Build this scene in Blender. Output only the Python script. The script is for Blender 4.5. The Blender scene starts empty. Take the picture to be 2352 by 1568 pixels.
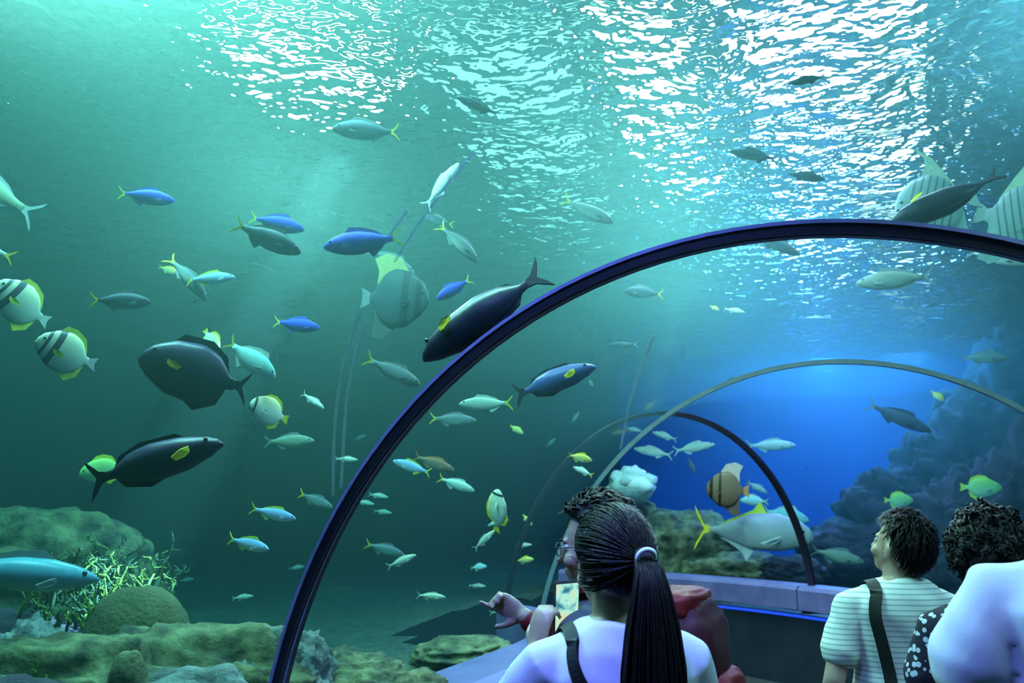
import bpy, bmesh, math, random
from mathutils import Vector, Matrix, noise

random.seed(7)
scene = bpy.context.scene
COL = scene.collection
PI = math.pi

# ------------------------------------------------------------------ camera
FPX = 2000.0
PITCH, YAW = 0.1799, 0.4258
CAMZ = 1.60
cam_data = bpy.data.cameras.new('camera')
cam_data.sensor_width = 36.0
cam_data.lens = 36.0 * FPX / 2352.0
cam_data.clip_start = 0.05
cam = bpy.data.objects.new('camera', cam_data)
COL.objects.link(cam)
cam.location = (0, 0, CAMZ)
cam.rotation_euler = (PI / 2 + PITCH, 0, YAW)
scene.camera = cam
cam_data.dof.use_dof = True
cam_data.dof.focus_distance = 2.6
cam_data.dof.aperture_fstop = 4.5
CAM = Vector((0, 0, CAMZ))


def ray(u, v):
    """unit direction of the photograph's pixel (u, v)"""
    x = (u - 1176.0) / FPX
    up = -(v - 784.0) / FPX
    y = math.cos(PITCH) - up * math.sin(PITCH)
    z = math.sin(PITCH) + up * math.cos(PITCH)
    c, s = math.cos(YAW), math.sin(YAW)
    return Vector((x * c - y * s, x * s + y * c, z)).normalized()


def at(u, v, d):
    return CAM + ray(u, v) * d


def on_z(u, v, z):
    r = ray(u, v)
    return CAM + r * ((z - CAMZ) / r.z)


# ------------------------------------------------------------------ world, light, exposure
world = bpy.data.worlds.new('world')
scene.world = world
world.use_nodes = True
world.node_tree.nodes['Background'].inputs[0].default_value = (0.10, 0.22, 0.32, 1)
world.node_tree.nodes['Background'].inputs[1].default_value = 0.10
scene.view_settings.view_transform = 'Standard'
scene.view_settings.look = 'None'
scene.view_settings.gamma = 1.0
scene.view_settings.use_curve_mapping = False
scene.view_settings.exposure = 0.7
cy = scene.cycles
cy.max_bounces = 5
cy.diffuse_bounces = 2
cy.glossy_bounces = 2
cy.transmission_bounces = 4
cy.volume_bounces = 0
cy.transparent_max_bounces = 16
cy.caustics_reflective = False
cy.caustics_refractive = False
cy.sample_clamp_indirect = 6.0
cy.use_denoising = True
cy.use_adaptive_sampling = True
cy.adaptive_threshold = 0.09
cy.adaptive_min_samples = 12

WATER_Z = 3.35       # water surface
LAMP_Z = 4.05        # lamps hang over the tank


def area(name, loc, sx, sy, power, color, rot=(0, 0, 0), spread=PI):
    l = bpy.data.lights.new(name, 'AREA')
    l.shape = 'RECTANGLE'
    l.size, l.size_y = sx, sy
    l.energy = power
    l.color = color
    l.spread = spread
    o = bpy.data.objects.new(name, l)
    COL.objects.link(o)
    o.location = loc
    o.rotation_euler = rot
    return o


def spot(name, loc, target, power, color, cone, blend=0.4, radius=0.12):
    l = bpy.data.lights.new(name, 'SPOT')
    l.energy = power
    l.color = color
    l.spot_size = cone
    l.spot_blend = blend
    l.shadow_soft_size = radius
    o = bpy.data.objects.new(name, l)
    COL.objects.link(o)
    o.location = loc
    o.rotation_euler = (Vector(target) - Vector(loc)).to_track_quat('-Z', 'Y').to_euler()
    return o


MINT, TEAL, BLUE, VIOLET, WARM = (0.72, 1.0, 0.86), (0.45, 1.0, 0.85), (0.12, 0.38, 1.0), (0.42, 0.48, 1.0), (1.0, 0.86, 0.68)
LAMPS = []   # (light, width, length) for the housings built further down


def lamp(name, loc, sx, sy, power, color, rz=0.0):
    LAMPS.append((area(name, loc, sx, sy, power, color, (0, 0, rz)), sx, sy))


def lamp_row(name, p0, p1, width, power, color):
    a, b = on_z(p0[0], p0[1], LAMP_Z), on_z(p1[0], p1[1], LAMP_Z)
    d = b - a
    lamp(name, (a + b) / 2, width, d.length, power, color, math.atan2(d.y, d.x) - PI / 2)


#LAMPS#
lamp('lamp_light', on_z(690, 300, LAMP_Z), 0.6, 1.2, 190, MINT)
lamp_row('lamp_light', (1400, 10), (1590, 560), 0.42, 330, MINT)
lamp_row('lamp_light', (1765, 30), (1892, 850), 0.36, 380, VIOLET)
lamp_row('lamp_light', (1960, 60), (2090, 850), 0.6, 130, WARM)
lamp_row('lamp_light', (1130, 180), (1290, 700), 0.9, 24, TEAL)
lamp('lamp_light', (-5.5, -0.8, LAMP_Z), 1.2, 1.2, 90, TEAL)
lamp('lamp_light', on_z(260, -300, LAMP_Z), 0.9, 0.9, 175, TEAL)  # added out of view to brighten the upper left water
lamp('lamp_light', on_z(860, -330, LAMP_Z), 0.7, 0.7, 90, TEAL)  # second added lamp out of view, for the same water
lamp('lamp_light', (-9.0, 3.5, LAMP_Z), 1.4, 1.4, 110, TEAL)
lamp('lamp_light', (2.0, 2.4, LAMP_Z), 0.6, 0.6, 110, (0.55, 1.0, 0.9))
lamp('lamp_light', (-0.9, 12.6, LAMP_Z), 3.0, 0.8, 620, BLUE)
# downlights over the walkway, narrow
area('walkway_light', (-0.75, 0.7, LAMP_Z), 0.4, 0.4, 31, (0.22, 0.26, 1.0), (0.42, -0.02, 0), math.radians(48))
area('walkway_light', (0.7, 1.5, LAMP_Z), 0.4, 0.4, 10, (0.50, 0.85, 1.0), (0.30, 0.02, 0), math.radians(48))
# added uplights, no known fixture: brighten the ceiling seen through the surface
area('ceiling_fill', (-6.0, 3.0, 4.6), 3.0, 3.0, 420, (0.62, 1.0, 0.82), (PI, 0, 0))
area('ceiling_fill', (4.2, 8.0, 4.5), 2.4, 6.0, 1000, (0.36, 0.78, 1.0), (PI, 0, 0))
# narrow beams that show as shafts in the water
spot('beam_light', on_z(980, -40, LAMP_Z + 0.4), at(640, 640, 4.6), 14000, (0.75, 0.95, 1.0), math.radians(8), 0.2, 0.05)  # added spot: its shaft stands in for a pale reflection band
spot('beam_light', on_z(1625, 440, LAMP_Z + 0.4), at(1500, 930, 7.5), 7000, (0.85, 1.0, 0.85), math.radians(6), 0.4, 0.05)
#ENDLAMPS#

# ------------------------------------------------------------------ materials
def new_mat(name):
    m = bpy.data.materials.new(name)
    m.use_nodes = True
    nt = m.node_tree
    return m, nt, nt.nodes['Principled BSDF'], nt.nodes['Material Output']


def rgba(c):
    return (c[0], c[1], c[2], 1.0)


def mottled(name, c1, c2, scale=6.0, rough=0.6, bump=0.0, bump_scale=None, metallic=0.0, detail=6.0, spec=0.5, lo=0.35, hi=0.68):
    m, nt, b, out = new_mat(name)
    tc = nt.nodes.new('ShaderNodeTexCoord')
    n = nt.nodes.new('ShaderNodeTexNoise')
    n.inputs['Scale'].default_value = scale
    n.inputs['Detail'].default_value = detail
    r = nt.nodes.new('ShaderNodeValToRGB')
    r.color_ramp.elements[0].position, r.color_ramp.elements[1].position = lo, hi
    r.color_ramp.elements[0].color, r.color_ramp.elements[1].color = rgba(c1), rgba(c2)
    nt.links.new(tc.outputs['Object'], n.inputs['Vector'])
    nt.links.new(n.outputs['Fac'], r.inputs['Fac'])
    nt.links.new(r.outputs['Color'], b.inputs['Base Color'])
    b.inputs['Roughness'].default_value = rough
    b.inputs['Metallic'].default_value = metallic
    b.inputs['Specular IOR Level'].default_value = spec
    if bump:
        n2 = nt.nodes.new('ShaderNodeTexNoise')
        n2.inputs['Scale'].default_value = bump_scale or scale * 3
        n2.inputs['Detail'].default_value = 5
        bp = nt.nodes.new('ShaderNodeBump')
        bp.inputs['Strength'].default_value = bump
        bp.inputs['Distance'].default_value = 0.02
        nt.links.new(tc.outputs['Object'], n2.inputs['Vector'])
        nt.links.new(n2.outputs['Fac'], bp.inputs['Height'])
        nt.links.new(bp.outputs['Normal'], b.inputs['Normal'])
    return m


def plain(name, c, rough=0.5, metallic=0.0, spec=0.5):
    return mottled(name, tuple(x * 0.9 for x in c), tuple(min(1, x * 1.08) for x in c), 14.0, rough, 0, None, metallic, 2.0, spec)


def glow(name, c, strength):
    m, nt, b, out = new_mat(name)
    e = nt.nodes.new('ShaderNodeEmission')
    e.inputs['Color'].default_value = rgba(c)
    e.inputs['Strength'].default_value = strength
    nt.links.new(e.outputs[0], out.inputs['Surface'])
    nt.nodes.remove(b)
    return m


M = {}
# clear acrylic of the tunnel
m, nt, b, out = new_mat('clear_acrylic')
t = nt.nodes.new('ShaderNodeBsdfTransparent')
nt.links.new(t.outputs[0], out.inputs['Surface'])
nt.nodes.remove(b)
M['acrylic'] = m
# water body: absorbs red, scatters a little
m, nt, b, out = new_mat('tank_water')
nt.nodes.remove(b)
sc_ = nt.nodes.new('ShaderNodeVolumeScatter')
sc_.inputs['Color'].default_value = (0.42, 0.95, 0.90, 1)
sc_.inputs['Density'].default_value = 0.060
sc_.inputs['Anisotropy'].default_value = 0.68
ab = nt.nodes.new('ShaderNodeVolumeAbsorption')
ab.inputs['Color'].default_value = (0.10, 0.74, 0.80, 1)
ab.inputs['Density'].default_value = 0.30
ad = nt.nodes.new('ShaderNodeAddShader')
nt.links.new(sc_.outputs[0], ad.inputs[0])
nt.links.new(ab.outputs[0], ad.inputs[1])
nt.links.new(ad.outputs[0], out.inputs['Volume'])
m.cycles.homogeneous_volume = True
M['water'] = m
# rippled water surface: part of the light goes straight through, the rest bends or is thrown back
m, nt, b, out = new_mat('water_surface')
nt.nodes.remove(b)
gl = nt.nodes.new('ShaderNodeBsdfGlass')
gl.inputs['IOR'].default_value = 1.12
gl.inputs['Roughness'].default_value = 0.02
gl.inputs['Color'].default_value = (0.9, 1.0, 0.98, 1)
tr = nt.nodes.new('ShaderNodeBsdfTransparent')
mx = nt.nodes.new('ShaderNodeMixShader')
mx.inputs[0].default_value = 0.6
nt.links.new(tr.outputs[0], mx.inputs[1])
nt.links.new(gl.outputs[0], mx.inputs[2])
nt.links.new(mx.outputs[0], out.inputs['Surface'])
tc = nt.nodes.new('ShaderNodeTexCoord')
n2 = nt.nodes.new('ShaderNodeTexNoise')
n2.inputs['Scale'].default_value = 9.0
n2.inputs['Detail'].default_value = 2.0
bp = nt.nodes.new('ShaderNodeBump')
bp.inputs['Strength'].default_value = 1.0
bp.inputs['Distance'].default_value = 0.085
nt.links.new(tc.outputs['Object'], n2.inputs['Vector'])
nt.links.new(n2.outputs['Fac'], bp.inputs['Height'])
nt.links.new(bp.outputs['Normal'], gl.inputs['Normal'])
M['surface'] = m
M['joint'] = plain('dark_joint', (0.018, 0.016, 0.028), 0.32)
M['joint_highlight'] = plain('joint_highlight', (0.28, 0.28, 0.55), 0.25)  # violet highlight on the arch edges, put into the colour
M['joint_pale'] = plain('pale_joint', (0.25, 0.30, 0.36), 0.35)
M['sill'] = mottled('purple_sill', (0.12, 0.11, 0.29), (0.17, 0.16, 0.38), 5, 0.35)
M['base'] = mottled('navy_base_panel', (0.012, 0.02, 0.035), (0.02, 0.03, 0.05), 4, 0.45)
M['led'] = glow('blue_led', (0.015, 0.08, 1.0), 0.8)
M['floor'] = mottled('dark_carpet', (0.02, 0.022, 0.03), (0.035, 0.04, 0.05), 40, 0.9, 0.3)
M['tank_teal'] = mottled('teal_tank_wall', (0.004, 0.035, 0.055), (0.006, 0.05, 0.065), 0.7, 0.8, 0.15, 4)
M['tank_blue'] = mottled('blue_tank_wall', (0.012, 0.12, 0.72), (0.025, 0.18, 0.88), 0.9, 0.8, 0.3, 2)
M['hall'] = plain('hall_ceiling', (0.30, 0.48, 0.46), 0.9)
M['sand'] = mottled('tank_floor_gravel', (0.025, 0.04, 0.03), (0.07, 0.09, 0.06), 8, 0.9, 0.8, 30)
M['rock'] = mottled('reef_rock', (0.015, 0.022, 0.015), (0.20, 0.21, 0.10), 8, 0.85, 0.9, 18)
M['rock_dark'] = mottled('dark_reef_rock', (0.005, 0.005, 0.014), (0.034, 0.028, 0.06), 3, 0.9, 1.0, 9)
M['rock_grey'] = mottled('grey_reef_rock', (0.06, 0.08, 0.08), (0.26, 0.29, 0.30), 7, 0.85, 0.9, 22)

# ------------------------------------------------------------------ helpers for objects
def link(o, parent=None):
    COL.objects.link(o)
    if parent is not None:
        o.parent = parent
    return o


def mesh_obj(name, verts, faces, mat=None, parent=None, smooth=False):
    me = bpy.data.meshes.new(name)
    me.from_pydata([tuple(v) for v in verts], [], faces)
    me.update()
    if smooth:
        me.shade_smooth()
    if mat is not None:
        me.materials.append(mat)
    return link(bpy.data.objects.new(name, me), parent)


def bm_obj(name, bm, mat=None, parent=None, smooth=False):
    me = bpy.data.meshes.new(name)
    bm.to_mesh(me)
    bm.free()
    if smooth:
        me.shade_smooth()
    if mat is not None:
        me.materials.append(mat)
    return link(bpy.data.objects.new(name, me), parent)


def empty(name, loc=(0, 0, 0)):
    o = bpy.data.objects.new(name, None)
    o.empty_display_size = 0.1
    o.location = loc
    return link(o)


def tag(o, label=None, cat=None, group=None, kind=None):
    if label:
        o['label'] = label
    if cat:
        o['category'] = cat
    if group:
        o['group'] = group
    if kind:
        o['kind'] = kind
    return o


# ------------------------------------------------------------------ tunnel path and section
AX = -0.313                    # tunnel axis, left of the camera
RX, RZ, CZ = 1.576, 1.661, 0.639
SILL_Z = 0.865
Y0, RT, YB = 4.25, 3.4, -3.0    # straight until Y0, then bends left with radius RT
THMAX = math.radians(88)
S_END = Y0 + RT * THMAX
A0 = math.asin((SILL_Z - CZ) / RZ)


def path(s):
    """axis point and heading angle (left of +y)"""
    if s <= Y0:
        return Vector((AX, s, 0)), 0.0
    th = (s - Y0) / RT
    return Vector((AX - RT + RT * math.cos(th), Y0 + RT * math.sin(th), 0)), th


def tp(s, lat, z):
    p, th = path(s)
    return Vector((p.x + lat * math.cos(th), p.y + lat * math.sin(th), z))


def stations(s0, s1, step=0.15):
    n = max(1, int(math.ceil((s1 - s0) / step)))
    return [s0 + (s1 - s0) * i / n for i in range(n + 1)]


def arc_profile(grow=0.0, n=48, a0=A0):
    return [(-(RX + grow) * math.cos(a), CZ + (RZ + grow) * math.sin(a)) for a in [a0 + (PI - 2 * a0) * i / n for i in range(n + 1)]]


def sweep(profile, ss, closed=True, caps=True, flip=False):
    """sweep a (lateral, z) profile along the tunnel"""
    k = len(profile)
    v = [tp(s, l, z) for s in ss for (l, z) in profile]
    f = []
    m_ = k if closed else k - 1
    for i in range(len(ss) - 1):
        for j in range(m_):
            a, b_ = i * k + j, i * k + (j + 1) % k
            q = (a, b_, b_ + k, a + k)
            f.append(q[::-1] if flip else q)
    if caps and closed:
        c0, c1 = tuple(range(k)), tuple(range((len(ss) - 1) * k, len(ss) * k))
        f.append(c0 if flip else c0[::-1])
        f.append(c1[::-1] if flip else c1)
    return v, f


def arch_ring(s, w_s, inner, outer, a0=A0, n=64, th_extra=0.0):
    """rectangular-section arch rib across the tunnel at path position s"""
    ss = [s - w_s / 2, s + w_s / 2]
    pi_, po = arc_profile(inner, n, a0), arc_profile(outer, n, a0)
    v, f = [], []
    for sx in ss:
        v += [tp(sx, l, z) for l, z in pi_] + [tp(sx, l, z) for l, z in po]
    k = n + 1
    for j in range(n):
        f += [(j, j + 1, k + j + 1, k + j)[::-1], (2 * k + j, 2 * k + j + 1, 3 * k + j + 1, 3 * k + j),
              (j, j + 1, 2 * k + j + 1, 2 * k + j), (k + j, k + j + 1, 3 * k + j + 1, 3 * k + j)[::-1]]
    f += [(0, k, 3 * k, 2 * k), (n, k + n, 3 * k + n, 2 * k + n)[::-1]]
    return v, f


S_ARCH1, S_ARCH2, S_ARCH3 = 2.30, 4.72, Y0 + RT * math.radians(55)
TX0, TX1, TY0, TY1, TZ0 = -12.0, 5.5, YB, 16.0, 0.0     # the tank

# ------------------------------------------------------------------ structure
tag(mesh_obj('floor', *sweep([(-1.75, 0.0), (1.75, 0.0), (1.75, -0.1), (-1.75, -0.1)], stations(YB, S_END)), M['floor']), 'dark carpeted tunnel floor', 'floor', kind='structure')
for side, sg in (('left', -1), ('right', 1)):
    sec = [(sg * 1.47, 0.0), (sg * 1.47, 0.60), (sg * 1.75, 0.60), (sg * 1.75, 0.0)]
    S1 = S_END if sg > 0 else S_ARCH3
    w = mesh_obj('wall_' + side, *sweep(sec, stations(YB, S1), flip=sg > 0), M['base'])
    tag(w, 'dark navy base wall under the tunnel glass', 'wall', kind='structure')
    # shiny purple ledge on top, in lengths with a joint between them
    for i, (s0, s1) in enumerate(((YB, S_ARCH1), (S_ARCH1, S_ARCH2), (S_ARCH2, S_ARCH3), (S_ARCH3, S_END))):
        if sg < 0 and i == 3:
            continue
        sec = [(sg * 1.36, 0.665), (sg * 1.36, 0.83), (sg * 1.39, 0.862), (sg * 1.64, 0.862), (sg * 1.64, 0.665)]
        tag(mesh_obj('trim_%d' % (i + 1 + (4 if sg > 0 else 0)), *sweep(sec, stations(s0 + 0.006, s1 - 0.006), flip=sg > 0), M['sill']), 'purple ledge running along the foot of the tunnel glass', 'ledge', kind='structure')
    sec = [(sg * 1.46, 0.585), (sg * 1.46, 0.605), (sg * 1.475, 0.605), (sg * 1.475, 0.585)]
    tag(mesh_obj('trim_%d' % (9 if sg < 0 else 10), *sweep(sec, stations(YB, S1), flip=sg > 0), M['led']), 'thin blue light strip below the ledge', 'light strip', kind='structure')

# acrylic vault, one panel between each two joints
for i, (s0, s1) in enumerate(((YB, S_ARCH1), (S_ARCH1, S_ARCH2), (S_ARCH2, S_ARCH3), (S_ARCH3, S_END))):
    v, f = sweep(arc_profile(0.0, 64), stations(s0 + 0.01, s1 - 0.01), closed=False)
    tag(mesh_obj('window_%d' % (i + 1), v, f, M['acrylic'], smooth=True), 'curved clear acrylic vault panel of the tunnel', 'glass', kind='structure')

# tank walls
def slab(name, x0, x1, y0, y1, z0, z1, mat):
    v = [(x, y, z) for x in (x0, x1) for y in (y0, y1) for z in (z0, z1)]
    f = [(0, 1, 3, 2), (4, 6, 7, 5), (0, 4, 5, 1), (2, 3, 7, 6), (0, 2, 6, 4), (1, 5, 7, 3)]
    return mesh_obj(name, v, f, mat)


tag(slab('wall_tank_left', TX0 - 0.2, TX0, TY0 - 0.2, TY1, 0, 4.2, M['tank_teal']), 'teal painted wall of the fish tank', 'wall', kind='structure')
tag(slab('wall_tank_right', TX1, TX1 + 0.2, TY0 - 0.2, TY1, 0, 4.2, M['tank_blue']), 'blue painted side wall of the fish tank', 'wall', kind='structure')
# blue backdrop stands further forward on the right half
tag(slab('wall_tank_back', TX0 - 0.2, -5.0, TY1, TY1 + 0.2, 0, 4.2, M['tank_teal']), 'teal painted back wall of the fish tank', 'wall', kind='structure')
tag(slab('wall_tank_far', -5.0, TX1 + 0.2, TY1, TY1 + 0.2, 0, 4.2, M['tank_blue']), 'bright blue back wall of the fish tank', 'wall', kind='structure')
tag(slab('wall_behind', TX0 - 0.2, TX1 + 0.2, TY0 - 0.4, TY0 - 0.2, 0, 6.5, M['base']), 'dark wall behind the tunnel entrance', 'wall', kind='structure')
tag(slab('ceiling', TX0 - 0.2, TX1 + 0.2, TY0 - 0.4, TY1 + 0.2, 6.5, 6.7, M['hall']), 'pale hall ceiling over the open tank', 'ceiling', kind='structure')

# tank floor: gravel either side of the tunnel
def in_tunnel(x, y, pad=0.0):
    if y <= Y0:
        return abs(x - AX) < 1.66 + pad
    d = math.hypot(x - (AX - RT), y - Y0)
    return abs(d - RT) < 1.66 + pad and x > AX - RT


bm = bmesh.new()
GX, GY = 0.25, 0.25
nx, ny = int((TX1 - TX0) / GX), int((TY1 - TY0) / GY)
grid = {}
def floor_h(x, y):
    return 0.60 + 0.10 * noise.noise(Vector((x * 0.6, y * 0.6, 1.0))) + 0.05 * noise.noise(Vector((x * 2.1, y * 2.1, 4.0)))
for i in range(nx + 1):
    for j in range(ny + 1):
        x, y = TX0 + i * GX, TY0 + j * GY
        grid[i, j] = bm.verts.new((x, y, floor_h(x, y)))
for i in range(nx):
    for j in range(ny):
        x, y = TX0 + (i + 0.5) * GX, TY0 + (j + 0.5) * GY
        if not in_tunnel(x, y, 0.1):
            bm.faces.new((grid[i, j], grid[i + 1, j], grid[i + 1, j + 1], grid[i, j + 1]))
for v_ in [v_ for v_ in bm.verts if not v_.link_faces]:
    bm.verts.remove(v_)
tag(bm_obj('floor_tank', bm, M['sand'], smooth=True), 'gravel bed of the fish tank', 'gravel', kind='structure')

# water body: the tank box with the tunnel left dry
bx = [(x, y, z) for x in (TX0, TX1) for y in (TY0, TY1) for z in (0.0, WATER_Z + 0.02)]
bf = [(0, 1, 3, 2), (4, 6, 7, 5), (0, 4, 5, 1), (2, 3, 7, 6), (0, 2, 6, 4), (1, 5, 7, 3)]
prof = [(-1.76, 0.02)] + [(-1.76, 0.80)] + arc_profile(0.02, 40) + [(1.76, 0.80), (1.76, 0.02)]
v, f = sweep(prof, stations(YB + 0.02, S_END - 0.02), flip=False)
bmw = bmesh.new()
for vs, fs in ((bx, bf), (v, f)):
    vv = [bmw.verts.new(p) for p in vs]
    for q in fs:
        bmw.faces.new([vv[i] for i in q])
bmw.faces.ensure_lookup_table()
bmesh.ops.recalc_face_normals(bmw, faces=bmw.faces[:6])
# the dry tunnel's faces must look into the tunnel
tun = bmw.faces[6:]
bmesh.ops.recalc_face_normals(bmw, faces=tun)
bmesh.ops.reverse_faces(bmw, faces=tun)
tag(bm_obj('tank_water', bmw, M['water']), 'hazy blue green sea water filling the tank', 'water', kind='stuff')

# rippled surface
bm = bmesh.new()
N = 230
def wave(x, y):
    p = Vector((x, y, 0))
    return (0.050 * noise.noise(Vector((x * 0.9 + 3, y * 0.9, 0))) + 0.036 * noise.noise(Vector((x * 2.3, y * 2.3 + 9, 2)))
            + 0.018 * noise.noise(Vector((x * 5.5 + 5, y * 5.5, 5))))
sv = [[bm.verts.new((TX0 + (TX1 - TX0) * i / N, TY0 + (TY1 - TY0) * j / N, 0)) for j in range(N + 1)] for i in range(N + 1)]
for row in sv:
    for q in row:
        q.co.z = WATER_Z + wave(q.co.x, q.co.y)
for i in range(N):
    for j in range(N):
        bm.faces.new((sv[i][j], sv[i + 1][j], sv[i + 1][j + 1], sv[i][j + 1]))
tag(bm_obj('water_surface', bm, M['surface'], smooth=True), 'rippled water surface with broken lamp glints', 'water', kind='stuff')

# joints of the vault
a = empty('acrylic_joint', tp(S_ARCH1, 0, 0)); 
def joint(s, w, depth, label, mat, edge=None):
    root = empty('tunnel_joint_arch', (0, 0, 0))
    root.location = tp(s, -1.5, SILL_Z)
    inv = Matrix.Translation(-root.location)
    def part(name, vf, mat_):
        vs = [inv @ Vector(p) for p in vf[0]]
        return mesh_obj(name, vs, vf[1], mat_, root, True if False else False)
    part('joint_bar', arch_ring(s, w, -depth, 0.012), mat)
    if edge:  # thin strips that carry the painted highlight along the rims
        part('edge_highlight', arch_ring(s - w * 0.5 - 0.003, 0.006, 0.004, 0.014), edge)
        part('edge_highlight', arch_ring(s - w * 0.1, 0.005, -depth - 0.003, -depth + 0.002), edge)
        part('edge_highlight', arch_ring(s + w * 0.5 + 0.003, 0.006, 0.004, 0.014), edge)
    tag(root, label, 'tunnel arch')
    return root
bpy.data.objects.remove(a)
joint(S_ARCH1, 0.050, 0.022, 'thick dark arch bar across the tunnel with violet highlight strips along its edges', M['joint'], M['joint_highlight'])
joint(S_ARCH2, 0.030, 0.012, 'thin grey arch seam beyond the thick dark arch', M['joint_pale'])
joint(S_ARCH3, 0.045, 0.020, 'dark arch seam landing on the purple ledge', M['joint'])

# ------------------------------------------------------------------ reflections in the acrylic, put in as pale thin strips
def vault_hit(u, v):
    d = ray(u, v)
    lo, hi = 0.3, 0.3
    def inside(p):
        if p.y <= Y0:
            lat = p.x - AX
        else:
            lat = math.hypot(p.x - (AX - RT), p.y - Y0) - RT
        return (lat / (RX - 0.006)) ** 2 + ((p.z - CZ) / (RZ - 0.006)) ** 2 < 1.0
    while inside(CAM + d * hi) and hi < 12:
        hi += 0.02
    return CAM + d * hi


m, nt, b, out = new_mat('acrylic_reflection')  # pale colour of the lines reflected in the acrylic
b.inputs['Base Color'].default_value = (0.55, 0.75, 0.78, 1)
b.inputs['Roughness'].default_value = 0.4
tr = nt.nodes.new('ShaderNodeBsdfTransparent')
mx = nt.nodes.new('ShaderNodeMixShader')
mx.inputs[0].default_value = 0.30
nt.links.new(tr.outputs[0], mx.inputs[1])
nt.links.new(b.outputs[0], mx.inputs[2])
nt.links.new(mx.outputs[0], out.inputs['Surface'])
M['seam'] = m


def seam(parent, pix, width):  # pale strip on the vault in place of a reflected line
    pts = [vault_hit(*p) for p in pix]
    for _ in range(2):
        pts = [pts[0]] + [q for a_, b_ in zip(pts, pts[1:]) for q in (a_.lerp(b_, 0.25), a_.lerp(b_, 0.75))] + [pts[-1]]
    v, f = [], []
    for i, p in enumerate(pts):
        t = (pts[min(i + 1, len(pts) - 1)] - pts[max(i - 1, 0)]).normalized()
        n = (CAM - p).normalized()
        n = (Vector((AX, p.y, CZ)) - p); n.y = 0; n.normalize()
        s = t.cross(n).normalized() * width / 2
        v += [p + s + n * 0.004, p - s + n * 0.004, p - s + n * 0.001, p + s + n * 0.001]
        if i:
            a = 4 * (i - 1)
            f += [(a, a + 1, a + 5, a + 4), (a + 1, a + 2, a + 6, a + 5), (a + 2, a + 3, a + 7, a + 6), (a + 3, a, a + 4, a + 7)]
    return mesh_obj('reflection_strip', v, f, M['seam'], parent)


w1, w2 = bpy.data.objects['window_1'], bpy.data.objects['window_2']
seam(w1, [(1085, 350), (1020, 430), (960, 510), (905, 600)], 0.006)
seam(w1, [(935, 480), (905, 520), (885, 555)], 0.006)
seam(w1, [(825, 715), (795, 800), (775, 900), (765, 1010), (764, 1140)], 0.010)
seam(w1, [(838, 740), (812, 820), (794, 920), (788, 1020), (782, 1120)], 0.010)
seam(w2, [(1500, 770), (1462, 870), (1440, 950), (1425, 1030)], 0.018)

# ------------------------------------------------------------------ reef: rocks and corals
def rock_mesh(seed, sx, sy, sz, rough=0.28, layers=0.0, sub=4):
    bm = bmesh.new()
    bmesh.ops.create_icosphere(bm, subdivisions=sub + (1 if rough > 0.15 and sub > 3 else 0), radius=1.0)
    o = Vector((seed * 7.3, seed * 3.1, seed * 5.7))
    for v in bm.verts:
        d = v.co.normalized()
        k = 1.0 + rough * noise.noise(d * 1.3 + o) + rough * 0.6 * noise.noise(d * 2.9 + o) + rough * 0.35 * noise.noise(d * 6.5 + o) + rough * 0.28 * noise.noise(d * 13.0 + o) + rough * 0.16 * noise.noise(d * 27.0 + o)
        if layers:
            k += layers * math.sin(d.z * 15.0 + 4.0 * noise.noise(d * 1.5 + o))
        p = d * k
        # squarer sides than a ball
        p.x = math.copysign(abs(p.x) ** 0.8, p.x)
        p.y = math.copysign(abs(p.y) ** 0.8, p.y)
        v.co = Vector((p.x * sx, p.y * sy, p.z * sz))
    return bm


def rock(name, u, v_top, d, w, dep, mat, seed, label, cat='rock', group=None, rough=0.28, layers=0.0, top_only=None, rz=None):
    """rock whose top shows at pixel (u, v_top); it stands on the tank floor (or on top_only: its own height)"""
    top = at(u, v_top, d)
    base = floor_h(top.x, top.y) - 0.06
    h = top_only or max(0.12, top.z - base)
    sz = h / 2 / (1 + rough * 0.4)
    o = bm_obj(name, rock_mesh(seed, w / 2, dep / 2, sz, rough, layers), mat, None, True)
    o.location = (top.x, top.y, top.z - h / 2)
    o.rotation_euler = (0, 0, YAW if rz is None else rz)
    tag(o, label, cat, group)
    return o


rock('rock_ledge', 130, 1458, 3.85, 1.15, 0.5, M['rock'], 1, 'long flat mossy rock ledge under the branching coral', rough=0.26, layers=0.09)
rock('rock_ledge', 470, 1448, 3.8, 0.95, 0.5, M['rock'], 2, 'layered yellowish rock ledge behind the violet foot of the thick arch', rough=0.28, layers=0.10)
rock('rock_ledge', 330, 1528, 3.35, 1.0, 0.35, M['rock_grey'], 3, 'low blue grey rock ledge right outside the glass', rough=0.28, layers=0.10)
rock('rock_ledge', 20, 1530, 3.0, 0.7, 0.4, M['rock_dark'], 4, 'dark low rock beside the blue grey ledge', rough=0.25)
rock('boulder', 300, 1480, 3.4, 0.15, 0.15, M['rock'], 5, 'small round yellow green boulder in the hollow of the ledge', rough=0.08)
rock('boulder', 60, 1395, 4.7, 0.75, 0.6, M['rock_dark'], 6, 'dark rounded rock under the big silver fish')
rock('rock', 70, 1420, 4.15, 0.35, 0.3, M['rock_grey'], 21, 'small grey rock at the foot of the dark rounded rock')
rock('rock_shelf', 60, 1150, 6.6, 1.6, 1.0, M['rock'], 7, 'broad flat topped rock shelf far behind the branching coral', rough=0.25, layers=0.03)
rock('crusted_rock', 655, 1412, 3.75, 0.42, 0.35, M['rock_grey'], 8, 'rough grey encrusted rock behind the foot of the thick arch', rough=0.38)
rock('rock', 800, 1485, 4.15, 0.55, 0.3, M['rock'], 9, 'low yellowish rock beside the rough grey encrusted rock', rough=0.3)
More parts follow.
